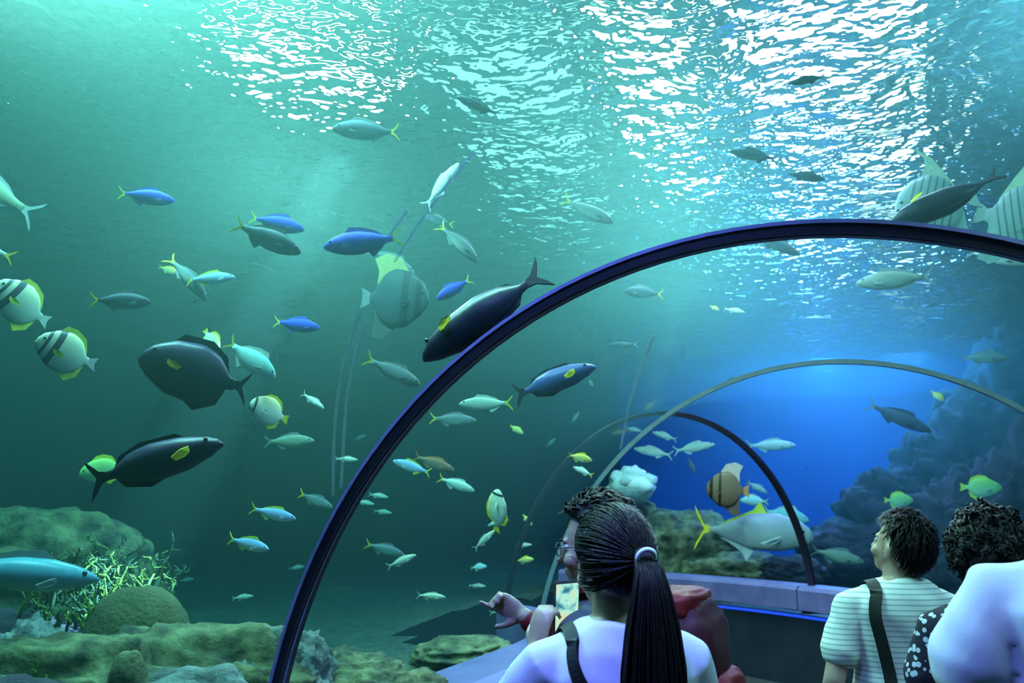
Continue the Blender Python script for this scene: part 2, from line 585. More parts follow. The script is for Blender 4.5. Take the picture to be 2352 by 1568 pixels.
rock('rock', 900, 1530, 3.8, 0.5, 0.3, M['rock'], 22, 'mossy rubble rock between the arch foot and the grey ledge')
rock('rock', 1060, 1462, 5.3, 0.55, 0.5, M['rock'], 10, 'low flat rock with pale crust beside the inner tunnel ledge', rough=0.25, layers=0.04)
# far side, seen through the bend of the tunnel
rock('rock_mound', 1560, 1165, 10.4, 1.3, 1.0, M['rock'], 11, 'green rock mound under the white soft coral', rough=0.3)
rock('rock_mound', 1700, 1262, 10.0, 1.3, 0.8, M['rock'], 12, 'mossy rock mound below the big trevally', rough=0.3, layers=0.03)
rock('rock_mound', 1440, 1128, 10.8, 0.9, 0.9, M['rock'], 24, 'green rock pillar carrying the white soft coral', rough=0.2)
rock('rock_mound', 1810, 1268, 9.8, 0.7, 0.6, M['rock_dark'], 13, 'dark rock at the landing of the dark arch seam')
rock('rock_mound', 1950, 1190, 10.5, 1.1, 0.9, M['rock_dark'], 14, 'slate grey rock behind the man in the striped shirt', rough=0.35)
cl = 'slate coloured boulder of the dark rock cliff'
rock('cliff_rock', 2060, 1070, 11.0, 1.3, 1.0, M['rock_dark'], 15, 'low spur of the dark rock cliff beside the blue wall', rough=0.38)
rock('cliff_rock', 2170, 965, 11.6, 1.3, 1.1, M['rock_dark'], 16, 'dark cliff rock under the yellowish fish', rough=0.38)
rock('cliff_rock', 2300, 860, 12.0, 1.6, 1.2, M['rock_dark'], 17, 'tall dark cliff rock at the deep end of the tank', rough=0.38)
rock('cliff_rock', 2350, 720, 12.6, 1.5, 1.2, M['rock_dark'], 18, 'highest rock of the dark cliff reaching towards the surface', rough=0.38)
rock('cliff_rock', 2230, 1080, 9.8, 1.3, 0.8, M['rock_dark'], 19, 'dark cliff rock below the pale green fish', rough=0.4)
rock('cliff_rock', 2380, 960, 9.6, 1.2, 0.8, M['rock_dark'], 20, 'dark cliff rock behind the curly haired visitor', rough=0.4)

M['boulder_coral'] = mottled('boulder_coral', (0.06, 0.065, 0.03), (0.11, 0.115, 0.05), 9, 0.9, 0.6, 60)
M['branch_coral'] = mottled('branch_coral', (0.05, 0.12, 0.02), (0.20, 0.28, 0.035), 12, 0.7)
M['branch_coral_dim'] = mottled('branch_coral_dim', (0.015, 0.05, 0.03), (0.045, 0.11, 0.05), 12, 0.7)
M['soft_coral'] = mottled('white_soft_coral', (0.55, 0.75, 0.72), (0.95, 1.0, 0.97), 6, 0.8, 0.5, 30)

o = rock('boulder_coral', 325, 1338, 4.25, 0.46, 0.42, M['boulder_coral'], 31, 'big rounded olive brain coral beside the branching coral', 'coral', rough=0.06)
# white soft coral: a lobed cushion
root = empty('soft_coral', at(1450, 1120, 10.3))
tag(root, 'bright white lobed soft coral on the green pillar', 'coral')
rnd = random.Random(5)
cush = bm_obj('cushion', rock_mesh(33, 0.27, 0.22, 0.16, 0.2, 0, 3), M['soft_coral'], root, True)
lobe = None
for k in range(16):
    a = rnd.uniform(0, 2 * PI)
    r = rnd.uniform(0.04, 0.25)
    if lobe is None:
        lobe = bm_obj('lobe', rock_mesh(34, 0.075, 0.075, 0.07, 0.3, 0, 3), M['soft_coral'], root, True)
        q = lobe
    else:
        q = lobe.copy(); COL.objects.link(q); q.parent = root
    q.location = (r * math.cos(a), 0.8 * r * math.sin(a), 0.17 - r * 0.35 + rnd.uniform(-0.02, 0.03))
    q.rotation_euler = (rnd.uniform(-1, 1), rnd.uniform(-1, 1), a)


def branch_mesh(rnd, length, r0):
    """one forked coral branch growing along +z"""
    bm = bmesh.new()
    def limb(p, d, l, r, depth):
        n = 3
        pts = []
        q = Vector(p)
        dd = Vector(d).normalized()
        for i in range(n + 1):
            pts.append((q.copy(), r * (1 - 0.55 * i / n)))
            dd = (dd + Vector((rnd.uniform(-.25, .25), rnd.uniform(-.25, .25), rnd.uniform(0, .2)))).normalized()
            q += dd * (l / n)
        rings = []
        for i, (c, rr) in enumerate(pts):
            t = (pts[min(i + 1, n)][0] - pts[max(i - 1, 0)][0]).normalized()
            x = t.orthogonal().normalized(); y = t.cross(x)
            rings.append([bm.verts.new(c + (x * math.cos(a) + y * math.sin(a)) * rr) for a in (0, PI / 2.5, PI / 1.25, PI * 1.2, PI * 1.6)])
        for i in range(n):
            for j in range(5):
                bm.faces.new((rings[i][j], rings[i][(j + 1) % 5], rings[i + 1][(j + 1) % 5], rings[i + 1][j]))
        bm.faces.new(rings[0][::-1]); bm.faces.new(rings[-1])
        if depth:
            for i in (1, 2, 3):
                e = Vector((rnd.uniform(-1, 1), rnd.uniform(-1, 1), rnd.uniform(.2, .9)))
                limb(pts[i][0], e, l * rnd.uniform(.35, .55), r * 0.7, depth - 1)
    limb((0, 0, 0), (0, 0, 1), length, r0, 2)
    return bm


def branching_coral(u, v, d, count, spread, height, mats, seed, label, squash=1.0):
    rnd = random.Random(seed)
    p = at(u, v, d)
    root = empty('branching_coral', p)
    tag(root, label, 'coral')
    protos = []
    for k in range(count):
        if k < 5:
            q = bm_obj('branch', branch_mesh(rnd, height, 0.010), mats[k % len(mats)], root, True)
            protos.append(q)
        else:
            q = protos[k % 5].copy(); COL.objects.link(q); q.parent = root
        a = rnd.uniform(0, 2 * PI)
        r = spread * math.sqrt(rnd.random())
        q.location = (r * math.cos(a), r * math.sin(a) * squash, -0.12 + rnd.uniform(-.05, .05))
        q.rotation_euler = (rnd.uniform(-.5, .5), rnd.uniform(-.5, .5), rnd.uniform(0, 6.28))
        s = rnd.uniform(.6, 1.15)
        q.scale = (s, s, s * rnd.uniform(.7, 1.1))
    return root


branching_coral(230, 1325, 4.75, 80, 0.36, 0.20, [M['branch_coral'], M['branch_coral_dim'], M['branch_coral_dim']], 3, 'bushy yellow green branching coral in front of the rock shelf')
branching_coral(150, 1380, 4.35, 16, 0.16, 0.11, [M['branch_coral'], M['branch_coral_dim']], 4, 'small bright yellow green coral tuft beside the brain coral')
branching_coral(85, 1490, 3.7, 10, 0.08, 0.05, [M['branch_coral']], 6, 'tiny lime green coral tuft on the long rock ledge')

# ------------------------------------------------------------------ fish
def fish_skin(name, back, side, belly, rough=0.45, bands=None, band_col=(0.02, 0.02, 0.02), zmid=0.0, zh=0.1, wig=0.0, spec=0.5):
    """back / flank / belly colours along the fish's height; bands: list of (x centre, half width)"""
    m, nt, b, out = new_mat(name)
    tc = nt.nodes.new('ShaderNodeTexCoord')
    sp = nt.nodes.new('ShaderNodeSeparateXYZ')
    nt.links.new(tc.outputs['Object'], sp.inputs[0])
    mr = nt.nodes.new('ShaderNodeMapRange')
    mr.inputs['From Min'].default_value = zmid - zh
    mr.inputs['From Max'].default_value = zmid + zh
    nt.links.new(sp.outputs['Z'], mr.inputs['Value'])
    r = nt.nodes.new('ShaderNodeValToRGB')
    r.color_ramp.elements[0].position, r.color_ramp.elements[0].color = 0.05, rgba(belly)
    r.color_ramp.elements[1].position, r.color_ramp.elements[1].color = 0.95, rgba(back)
    e = r.color_ramp.elements.new(0.5)
    e.color = rgba(side)
    nt.links.new(mr.outputs[0], r.inputs['Fac'])
    ns = nt.nodes.new('ShaderNodeTexNoise')
    ns.inputs['Scale'].default_value = 22
    nt.links.new(tc.outputs['Object'], ns.inputs['Vector'])
    mixn = nt.nodes.new('ShaderNodeMixRGB')
    mixn.blend_type = 'MULTIPLY'
    mixn.inputs[0].default_value = 0.25
    nt.links.new(r.outputs['Color'], mixn.inputs[1])
    nt.links.new(ns.outputs['Fac'], mixn.inputs[2])
    col = mixn.outputs[0]
    for (cx, hw) in bands or []:
        add = nt.nodes.new('ShaderNodeMath')
        add.operation = 'MULTIPLY_ADD'           # x + wig * z
        add.inputs[1].default_value = wig
        nt.links.new(sp.outputs['Z'], add.inputs[0])
        nt.links.new(sp.outputs['X'], add.inputs[2])
        sub = nt.nodes.new('ShaderNodeMath'); sub.operation = 'SUBTRACT'; sub.inputs[1].default_value = cx
        nt.links.new(add.outputs[0], sub.inputs[0])
        ab_ = nt.nodes.new('ShaderNodeMath'); ab_.operation = 'ABSOLUTE'
        nt.links.new(sub.outputs[0], ab_.inputs[0])
        lt = nt.nodes.new('ShaderNodeMath'); lt.operation = 'LESS_THAN'; lt.inputs[1].default_value = hw
        nt.links.new(ab_.outputs[0], lt.inputs[0])
        mx_ = nt.nodes.new('ShaderNodeMixRGB')
        mx_.inputs[2].default_value = rgba(band_col)
        nt.links.new(lt.outputs[0], mx_.inputs[0])
        nt.links.new(col, mx_.inputs[1])
        col = mx_.outputs[0]
    nt.links.new(col, b.inputs['Base Color'])
    b.inputs['Roughness'].default_value = rough
    b.inputs['Specular IOR Level'].default_value = 0.2
    return m


YEL = plain('yellow_fin', (0.75, 0.62, 0.03), 0.6, 0, 0.15)
YELG = plain('lime_fin', (0.60, 0.70, 0.06), 0.5)
EYE = plain('fish_eye', (0.01, 0.01, 0.012), 0.15)
DARKFIN = plain('dark_fin', (0.02, 0.02, 0.035), 0.7, 0, 0.08)
PALEFIN = plain('pale_fin', (0.55, 0.62, 0.60), 0.5)
GREYFIN = plain('grey_fin', (0.16, 0.20, 0.22), 0.5)
ORFIN = plain('orange_fin', (0.55, 0.22, 0.06), 0.5)
BLUEFIN = plain('blue_fin', (0.06, 0.10, 0.45), 0.5)


def lerp_table(tab, x):
    for (a, b) in zip(tab, tab[1:]):
        if a[0] >= x >= b[0]:
            t = (a[0] - x) / (a[0] - b[0])
            t2 = t * t * (3 - 2 * t) * 0.5 + t * 0.5
            return [p + (q - p) * t2 for p, q in zip(a[1:], b[1:])]
    return list(tab[-1][1:])


def bend_y(x, k):
    return k * (0.15 - x) ** 2 if x < 0.15 else 0.0


def fish_body(tab, k, n=18, seg=14):
    bm = bmesh.new()
    rings = []
    x0, x1 = tab[0][0], tab[-1][0]
    for i in range(n + 1):
        t = i / n
        x = x0 + (x1 - x0) * (1 - math.cos(t * PI / 2) if t < 0.25 else (1 - math.cos(0.25 * PI / 2)) + (t - 0.25) / 0.75 * math.cos(0.25 * PI / 2))
        zt, zb, w = lerp_table(tab, x)
        ring = []
        for j in range(seg):
            a = 2 * PI * j / seg
            c, s = math.cos(a), math.sin(a)
            z = (zt + zb) / 2 + (zt - zb) / 2 * s
            y = w * math.copysign(abs(c) ** 0.85, c) * (1.0 - 0.25 * max(0, -s))
            ring.append(bm.verts.new((x, y + bend_y(x, k), z)))
        rings.append(ring)
    for i in range(n):
        for j in range(seg):
            bm.faces.new((rings[i][j], rings[i + 1][j], rings[i + 1][(j + 1) % seg], rings[i][(j + 1) % seg]))
    bm.faces.new(rings[0]); bm.faces.new(rings[-1][::-1])
    bmesh.ops.recalc_face_normals(bm, faces=bm.faces[:])
    return bm


def fin_mesh(poly, k, th=0.006):
    """thin fin from an outline in the fish's x-z plane"""
    bm = bmesh.new()
    a = [bm.verts.new((x, bend_y(x, k) + th, z)) for x, z in poly]
    b = [bm.verts.new((x, bend_y(x, k) - th, z)) for x, z in poly]
    bm.faces.new(a); bm.faces.new(b[::-1])
    n = len(poly)
    for i in range(n):
        bm.faces.new((a[i], b[i], b[(i + 1) % n], a[(i + 1) % n]))
    bmesh.ops.recalc_face_normals(bm, faces=bm.faces[:])
    bmesh.ops.triangulate(bm, faces=[f for f in bm.faces if len(f.verts) > 4])
    return bm


def pect_mesh(x, y, z, l, h, side, droop=0.5):
    bm = bmesh.new()
    pts = [(0, 0, 0.3 * h), (-0.45 * l, 0.5, 0.55 * h), (-l, 0.75, 0.2 * h), (-0.8 * l, 0.6, -0.4 * h), (-0.3 * l, 0.25, -0.5 * h), (0, 0, -0.3 * h)]
    v1 = [bm.verts.new((x + a, side * (y + b * l * 0.8), z + c - b * l * droop)) for a, b, c in pts]
    v2 = [bm.verts.new((x + a, side * (y + b * l * 0.8) + 0.006, z + c - b * l * droop + 0.004)) for a, b, c in pts]
    bm.faces.new(v1); bm.faces.new(v2[::-1])
    for i in range(6):
        bm.faces.new((v1[i], v2[i], v2[(i + 1) % 6], v1[(i + 1) % 6]))
    bmesh.ops.recalc_face_normals(bm, faces=bm.faces[:])
    return bm


def eye_mesh(r):
    bm = bmesh.new()
    bmesh.ops.create_uvsphere(bm, u_segments=8, v_segments=6, radius=r)
    return bm


def fork(px, pz, depth, spread, x_end=-0.5, notch=None):
    """forked tail outline: root at (px, +-pz), tips at (x_end, +-spread)"""
    nt_ = notch if notch is not None else x_end + depth
    return [(px, pz), (px - 0.06, pz * 1.6), (x_end, spread), (x_end + 0.02, spread * 0.62), (nt_, 0.0), (x_end + 0.02, -spread * 0.62), (x_end, -spread), (px - 0.06, -pz * 1.6), (px, -pz)]


SPEC = {}


def species(key, tab, skin, tail, tail_m, dorsal=None, dorsal_m=None, anal=None, anal_m=None, pect=None, pect_m=None, eye=(0.40, 0.02, 0.018), name='fish', extra=None):
    SPEC[key] = dict(tab=tab, skin=skin, tail=tail, tail_m=tail_m, dorsal=dorsal, dorsal_m=dorsal_m, anal=anal, anal_m=anal_m, pect=pect, pect_m=pect_m, eye=eye, name=name, extra=extra or [], mesh={})


def slender(h, w, shift=0.0):
    return [(0.5, 0.004 + shift, -0.008 + shift, 0.004), (0.46, 0.18 * h, -0.16 * h, 0.35 * w), (0.36, 0.36 * h, -0.33 * h, 0.75 * w), (0.2, 0.5 * h, -0.47 * h, w), (0.05, 0.5 * h, -0.5 * h, 0.95 * w), (-0.12, 0.38 * h, -0.40 * h, 0.7 * w), (-0.25, 0.2 * h, -0.2 * h, 0.4 * w), (-0.33, 0.085 * h + 0.012, -0.085 * h - 0.012, 0.18 * w), (-0.37, 0.09 * h + 0.012, -0.09 * h - 0.012, 0.1 * w)]


def oval(h, w):
    return [(0.5, 0.01, -0.02, 0.008), (0.47, 0.16 * h, -0.13 * h, 0.35 * w), (0.38, 0.33 * h, -0.28 * h, 0.7 * w), (0.2, 0.48 * h, -0.46 * h, w), (0.0, 0.52 * h, -0.5 * h, w), (-0.15, 0.44 * h, -0.42 * h, 0.75 * w), (-0.25, 0.26 * h, -0.25 * h, 0.4 * w), (-0.31, 0.08 * h + 0.01, -0.08 * h - 0.01, 0.18 * w), (-0.36, 0.075 * h + 0.012, -0.075 * h - 0.012, 0.1 * w)]


def fus(key, back, side, belly, tailm, h=0.26, w=0.085, finm=None, rough=0.6):
    species(key, slender(h, w), fish_skin('skin_' + key, back, side, belly, rough, zh=h * 0.5), fork(-0.35, 0.03, 0.1, 0.15, notch=-0.40), tailm,
            [(0.22, 0.48 * h), (0.16, 0.72 * h), (0.0, 0.66 * h), (-0.18, 0.42 * h), (-0.26, 0.2 * h), (-0.15, 0.34 * h), (0.05, 0.46 * h)], finm or tailm,
            [(-0.05, -0.44 * h), (-0.1, -0.68 * h), (-0.2, -0.42 * h), (-0.26, -0.2 * h), (-0.15, -0.34 * h)], finm or tailm,
            (0.26, 0.8 * w, -0.08 * h, 0.12, 0.05), finm or PALEFIN, (0.405, 0.16 * h, 0.016), 'fusilier')


fus('blue', (0.06, 0.07, 0.80), (0.05, 0.07, 0.80), (0.06, 0.09, 0.40), YELG, 0.30, 0.1, BLUEFIN)
fus('bluepale', (0.20, 0.38, 0.85), (0.40, 0.62, 0.95), (0.85, 0.95, 0.98), YELG, 0.25, 0.085)
fus('pale', (0.40, 0.55, 0.45), (0.62, 0.78, 0.70), (0.85, 0.95, 0.90), YEL, 0.25, 0.08, PALEFIN)
fus('cyan', (0.25, 0.60, 0.62), (0.42, 0.82, 0.82), (0.70, 0.95, 0.92), YELG, 0.36, 0.1, PALEFIN)
fus('grey', (0.08, 0.12, 0.15), (0.20, 0.27, 0.30), (0.50, 0.58, 0.55), YEL, 0.25, 0.08, GREYFIN)
fus('slate', (0.03, 0.05, 0.09), (0.06, 0.09, 0.15), (0.30, 0.38, 0.42), YEL, 0.30, 0.09, GREYFIN)
fus('silver', (0.45, 0.55, 0.42), (0.70, 0.80, 0.62), (0.95, 1.0, 0.92), PALEFIN, 0.22, 0.08, PALEFIN)
fus('white', (0.80, 0.88, 0.80), (0.95, 1.0, 0.95), (0.95, 1.0, 0.98), PALEFIN, 0.22, 0.08, PALEFIN)
fus('shadow', (0.015, 0.025, 0.05), (0.03, 0.045, 0.08), (0.07, 0.10, 0.14), GREYFIN, 0.22, 0.08, DARKFIN)
fus('brown', (0.22, 0.12, 0.07), (0.34, 0.22, 0.14), (0.50, 0.42, 0.34), ORFIN, 0.24, 0.08, ORFIN)
fus('yellow', (0.70, 0.62, 0.08), (0.85, 0.80, 0.25), (0.95, 0.95, 0.70), YEL, 0.34, 0.09, YEL)
fus('greygreen', (0.14, 0.20, 0.15), (0.28, 0.36, 0.26), (0.50, 0.58, 0.42), GREYFIN, 0.26, 0.1, GREYFIN)
fus('bigsilver', (0.10, 0.38, 0.50), (0.13, 0.33, 0.50), (0.20, 0.42, 0.45), GREYFIN, 0.21, 0.1, GREYFIN, 0.3)

# dark surgeonfish with a yellow pectoral
def surgeon(key, h, w, back, side, belly):
    tb = oval(h, w)
    species(key, tb, fish_skin('skin_' + key, back, side, belly, 0.4, zh=h * 0.5), fork(-0.345, 0.03, 0.05, 0.16, notch=-0.43), DARKFIN,
            [(0.25, 0.44 * h), (0.18, 0.60 * h), (-0.08, 0.62 * h), (-0.24, 0.42 * h), (-0.29, 0.15 * h), (-0.2, 0.32 * h), (0.05, 0.46 * h)], DARKFIN,
            [(0.08, -0.44 * h), (-0.06, -0.60 * h), (-0.24, -0.42 * h), (-0.29, -0.15 * h), (-0.2, -0.32 * h)], DARKFIN,
            (0.28, 0.92 * w, 0.05 * h, 0.12, 0.07), YEL, (0.40, 0.2 * h, 0.016), 'surgeonfish')


surgeon('surgeon', 0.54, 0.11, (0.035, 0.03, 0.09), (0.022, 0.02, 0.045), (0.012, 0.014, 0.02))
surgeon('surgeon_slim', 0.28, 0.13, (0.06, 0.05, 0.12), (0.03, 0.028, 0.06), (0.014, 0.015, 0.025))
surgeon('surgeon_blue', 0.26, 0.12, (0.10, 0.12, 0.36), (0.06, 0.09, 0.32), (0.05, 0.08, 0.20))

# banded bannerfish: tall, pale with dark slanted bars
species('banner', oval(0.66, 0.10), fish_skin('skin_banner', (0.75, 0.80, 0.50), (0.60, 0.74, 0.62), (0.42, 0.58, 0.50), 0.5, [(0.37, 0.025), (0.22, 0.05)], (0.03, 0.04, 0.07), zh=0.33, wig=0.25),
        fork(-0.35, 0.05, 0.03, 0.12, notch=-0.46), PALEFIN,
        [(0.2, 0.30), (0.10, 0.42), (-0.05, 0.42), (-0.22, 0.33), (-0.3, 0.12), (-0.2, 0.22), (0.05, 0.3)], YELG,
        [(0.05, -0.30), (-0.08, -0.42), (-0.24, -0.30), (-0.3, -0.1), (-0.18, -0.22)], YELG,
        (0.24, 0.09, -0.05, 0.14, 0.09), YELG, (0.40, 0.10, 0.02), 'bannerfish')
# butterfly: oval, white and yellow
species('butterfly', oval(0.60, 0.09), fish_skin('skin_butterfly', (0.85, 0.80, 0.35), (0.90, 0.95, 0.80), (0.85, 0.92, 0.80), 0.5, [(0.40, 0.025)], (0.05, 0.06, 0.05), zh=0.3),
        fork(-0.35, 0.05, 0.02, 0.11, notch=-0.47), YEL,
        [(0.22, 0.26), (0.10, 0.36), (-0.05, 0.38), (-0.22, 0.31), (-0.3, 0.12), (-0.2, 0.2), (0.05, 0.28)], YEL,
        [(0.05, -0.26), (-0.08, -0.36), (-0.24, -0.28), (-0.3, -0.1), (-0.18, -0.2)], YEL,
        (0.24, 0.08, -0.05, 0.12, 0.07), PALEFIN, (0.41, 0.07, 0.02), 'butterflyfish')
species('green_oval', oval(0.52, 0.10), fish_skin('skin_green_oval', (0.30, 0.60, 0.12), (0.35, 0.70, 0.30), (0.50, 0.85, 0.65), 0.5, zh=0.26),
        fork(-0.35, 0.05, 0.02, 0.11, notch=-0.47), YELG,
        [(0.22, 0.24), (0.10, 0.33), (-0.05, 0.34), (-0.22, 0.27), (-0.3, 0.1), (-0.2, 0.18), (0.05, 0.26)], YELG,
        [(0.05, -0.24), (-0.08, -0.33), (-0.24, -0.25), (-0.3, -0.1), (-0.18, -0.18)], YELG,
        (0.24, 0.09, -0.05, 0.12, 0.07), PALEFIN, (0.41, 0.07, 0.018), 'rabbitfish')


def bat(key, skin, finm, tailm, topm, top=None):
    species(key, oval(0.86, 0.10), skin, fork(-0.35, 0.07, 0.02, 0.15, notch=-0.47), tailm,
            top or [(0.18, 0.40), (0.05, 0.60), (-0.16, 0.66), (-0.34, 0.58), (-0.26, 0.40), (-0.27, 0.2), (-0.15, 0.32), (0.05, 0.40)], topm,
            [(0.06, -0.40), (-0.10, -0.58), (-0.28, -0.56), (-0.26, -0.36), (-0.28, -0.15), (-0.16, -0.3)], finm,
            (0.24, 0.09, -0.05, 0.12, 0.07), finm, (0.41, 0.10, 0.022), 'batfish')


bat('bat_brown', fish_skin('skin_bat_brown', (0.20, 0.13, 0.08), (0.22, 0.15, 0.09), (0.16, 0.10, 0.06), 0.5, [(0.38, 0.035), (0.18, 0.03)], (0.015, 0.012, 0.01), zh=0.43), plain('bat_fin', (0.10, 0.06, 0.04)), ORFIN, plain('bat_top', (0.55, 0.42, 0.36)))
bat('bat_grey', fish_skin('skin_bat_grey', (0.045, 0.075, 0.09), (0.05, 0.085, 0.11), (0.04, 0.065, 0.08), 0.6, [(0.36, 0.04), (0.17, 0.05)], (0.02, 0.03, 0.035), zh=0.43), plain('bat_grey_fin', (0.035, 0.055, 0.065)), GREYFIN, plain('bat_grey_top', (0.40, 0.38, 0.14)))
bat('bat_zebra', fish_skin('skin_bat_zebra', (0.42, 0.55, 0.55), (0.45, 0.58, 0.58), (0.50, 0.60, 0.58), 0.5, [(x, 0.014) for x in (0.34, 0.25, 0.16, 0.07, -0.02, -0.11, -0.20)], (0.16, 0.24, 0.26), zh=0.43, wig=0.45), plain('zebra_fin', (0.42, 0.55, 0.55)), PALEFIN, plain('zebra_top', (0.70, 0.85, 0.60)), [(0.10, 0.42), (0.0, 0.58), (-0.02, 0.70), (0.06, 0.84), (0.14, 0.90), (0.04, 0.84), (-0.10, 0.68), (-0.18, 0.48), (-0.27, 0.2), (-0.12, 0.36)])
# trevally
species('trevally', [(0.5, 0.0, -0.03, 0.008), (0.47, 0.07, -0.07, 0.035), (0.38, 0.13, -0.11, 0.065), (0.2, 0.18, -0.15, 0.085), (0.0, 0.165, -0.15, 0.08), (-0.2, 0.08, -0.085, 0.045), (-0.32, 0.025, -0.03, 0.02), (-0.37, 0.022, -0.024, 0.012)],
        fish_skin('skin_trevally', (0.30, 0.34, 0.48), (0.42, 0.50, 0.50), (0.58, 0.62, 0.55), 0.35, zh=0.16), fork(-0.355, 0.025, 0.1, 0.20, notch=-0.41), YEL,
        [(0.12, 0.16), (0.06, 0.27), (0.0, 0.19), (-0.18, 0.105), (-0.28, 0.06), (-0.15, 0.08), (0.0, 0.14)], YELG,
        [(0.02, -0.14), (-0.05, -0.25), (-0.09, -0.17), (-0.2, -0.1), (-0.28, -0.06), (-0.15, -0.09)], PALEFIN,
        (0.24, 0.075, -0.03, 0.17, 0.05), PALEFIN, (0.41, 0.035, 0.018), 'trevally')


def build_fish(key, bend, parent_root):
    sp = SPEC[key]
    k = round(bend, 2)
    if k not in sp['mesh']:
        tab, d = sp['tab'], []
        def me(bm, mat, smooth=True):
            mesh = bpy.data.meshes.new(key)
            bm.to_mesh(mesh); bm.free()
            if smooth:
                mesh.shade_smooth()
            mesh.materials.append(mat)
            return mesh
        d.append(('body', me(fish_body(tab, k), sp['skin']), None))
        d.append(('tail_fin', me(fin_mesh(sp['tail'], k), sp['tail_m'], False), None))
        d.append(('dorsal_fin', me(fin_mesh(sp['dorsal'], k), sp['dorsal_m'], False), None))
        d.append(('anal_fin', me(fin_mesh(sp['anal'], k), sp['anal_m'], False), None))
        px_, py_, pz_, pl, ph = sp['pect']
        for side in (1, -1):
            d.append(('pectoral_fin', me(pect_mesh(px_, py_, pz_, pl, ph, side), sp['pect_m'], False), None))
        ex, ez, er = sp['eye']
        zt, zb, w = lerp_table(tab, ex)
        em = me(eye_mesh(er), EYE)
        for side in (1, -1):
            d.append(('eye', em, (ex, side * w * 0.86, ez)))
        sp['mesh'][k] = d
    for nm, mesh, loc in sp['mesh'][k]:
        o = bpy.data.objects.new(nm, mesh)
        COL.objects.link(o)
        o.parent = parent_root
        if loc:
            o.location = loc


def inside_vault(p, pad=0.0):
    if p.y <= Y0:
        lat = p.x - AX
    elif p.x > AX - RT:
        lat = math.hypot(p.x - (AX - RT), p.y - Y0) - RT
    else:
        return False
    return (lat / (RX + pad)) ** 2 + ((p.z - CZ) / (RZ + pad)) ** 2 < 1.0


def wall_dist(u, v):
    d = ray(u, v)
    t = 0.3
    while t < 14 and inside_vault(CAM + d * t, 0.03):
        t += 0.04
    return t


def fish(key, head, tail, L, label, cat='fish', group=None, tilt=0.0, bend=0.0, roll=0.0, dmin=0.0, dfix=None):
    """swims with its snout at pixel head and its tail tip at pixel tail; L metres long; tilt > 0: head nearer than tail"""
    mid = ((head[0] + tail[0]) / 2, (head[1] + tail[1]) / 2)
    pxl = math.hypot(head[0] - tail[0], head[1] - tail[1])
    d = dfix or L * FPX * math.cos(tilt) / pxl
    near = max(wall_dist(*head), wall_dist(*tail), wall_dist(*mid)) + 0.12 + abs(math.sin(tilt)) * L / 2
    d = max(d, near, dmin)
    rz_ = ray(*mid).z
    if rz_ > 0:
        d = min(d, (WATER_Z - 0.30 - CAMZ) / rz_)
    dz = math.tan(tilt) * pxl / FPX * d / 2
    H, T = at(head[0], head[1], d - dz), at(tail[0], tail[1], d + dz)
    ax = (H - T)
    ln = ax.length
    x = ax.normalized()
    up = Vector((0, 0, 1))
    y = up.cross(x).normalized()
    z = x.cross(y)
    R = Matrix((x, y, z)).transposed().to_4x4() @ Matrix.Rotation(roll, 4, 'X')
    root = empty(SPEC[key]['name'], (H + T) / 2)
    root.matrix_world = Matrix.Translation((H + T) / 2) @ R @ Matrix.Scale(ln, 4)
    build_fish(key, bend, root)
    tag(root, label, cat, group)
    return root


# --- the large and singular fish
fish('surgeon', (318, 822), (572, 893), 0.42, 'large dark violet oval surgeonfish with yellow pectoral', tilt=0.15)
fish('surgeon_slim', (512, 1018), (196, 1106), 0.48, 'long dark violet surgeonfish swimming up beside the green oval fish', tilt=0.2, bend=0.1)
fish('surgeon_slim', (972, 827), (1252, 622), 0.44, 'blackish surgeonfish hugging the thick dark arch bar', tilt=-0.1, roll=0.5)
fish('surgeon_blue', (1368, 842), (1180, 908), 0.42, 'slate blue surgeonfish with yellow spot below the turquoise glints', tilt=0.2)
fish('banner', (-18, 655), (112, 742), 0.26, 'pale dark barred bannerfish, the larger one of the pair', tilt=0.3, dmin=2.5)
fish('banner', (80, 785), (222, 838), 0.24, 'pale dark barred bannerfish swimming below its larger mate', tilt=0.3)
fish('bat_grey', (985, 690), (828, 684), 0.36, 'grey banded batfish with a yellow edged fin', tilt=0.3)
fish('bat_brown', (1622, 1122), (1722, 1128), 0.42, 'brown banded batfish with orange tail before the blue wall', dmin=8.4)
fish('trevally', (1868, 1232), (1594, 1212), 1.15, 'large silver trevally with bright yellow forked tail', dmin=8.4, bend=0.05)
fish('bigsilver', (228, 1330), (-190, 1300), 0.85, 'big blue silver fish gliding over the dark rounded rock', dfix=3.9)
fish('green_oval', (182, 1090), (292, 1068), 0.22, 'bright green oval rabbitfish beside the dark surgeonfish', tilt=0.2, dmin=3.2)
fish('butterfly', (1145, 1124), (1140, 1222), 0.24, 'white and yellow butterflyfish nosing straight upward', tilt=0.4, roll=0.6)
fish('butterfly', (575, 925), (662, 965), 0.20, 'pale butterflyfish with bright yellow fins near the dark oval surgeonfish', tilt=0.5)
fish('butterfly', (498, 812), (470, 756), 0.16, 'yellow and white butterflyfish half behind the dark oval surgeonfish', tilt=0.4, dmin=3.6)
fish('cyan', (632, 868), (522, 782), 0.26, 'pale turquoise fusilier with lime tail, diving steeply', tilt=0.2)
fish('blue', (402, 462), (270, 442), 0.24, 'lone deep blue fusilier over open green water')
fish('blue', (742, 568), (926, 546), 0.30, 'deep blue fusilier with lime tail facing the bright glints', bend=0.12)
fish('blue', (700, 528), (572, 498), 0.24, 'blue fusilier swimming just above a grey one')
fish('slate', (692, 582), (536, 512), 0.28, 'grey blue fusilier with yellow tail just beneath a blue one', tilt=0.2)
fish('slate', (346, 694), (206, 688), 0.24, 'slate grey fusilier with yellow tail and white belly')
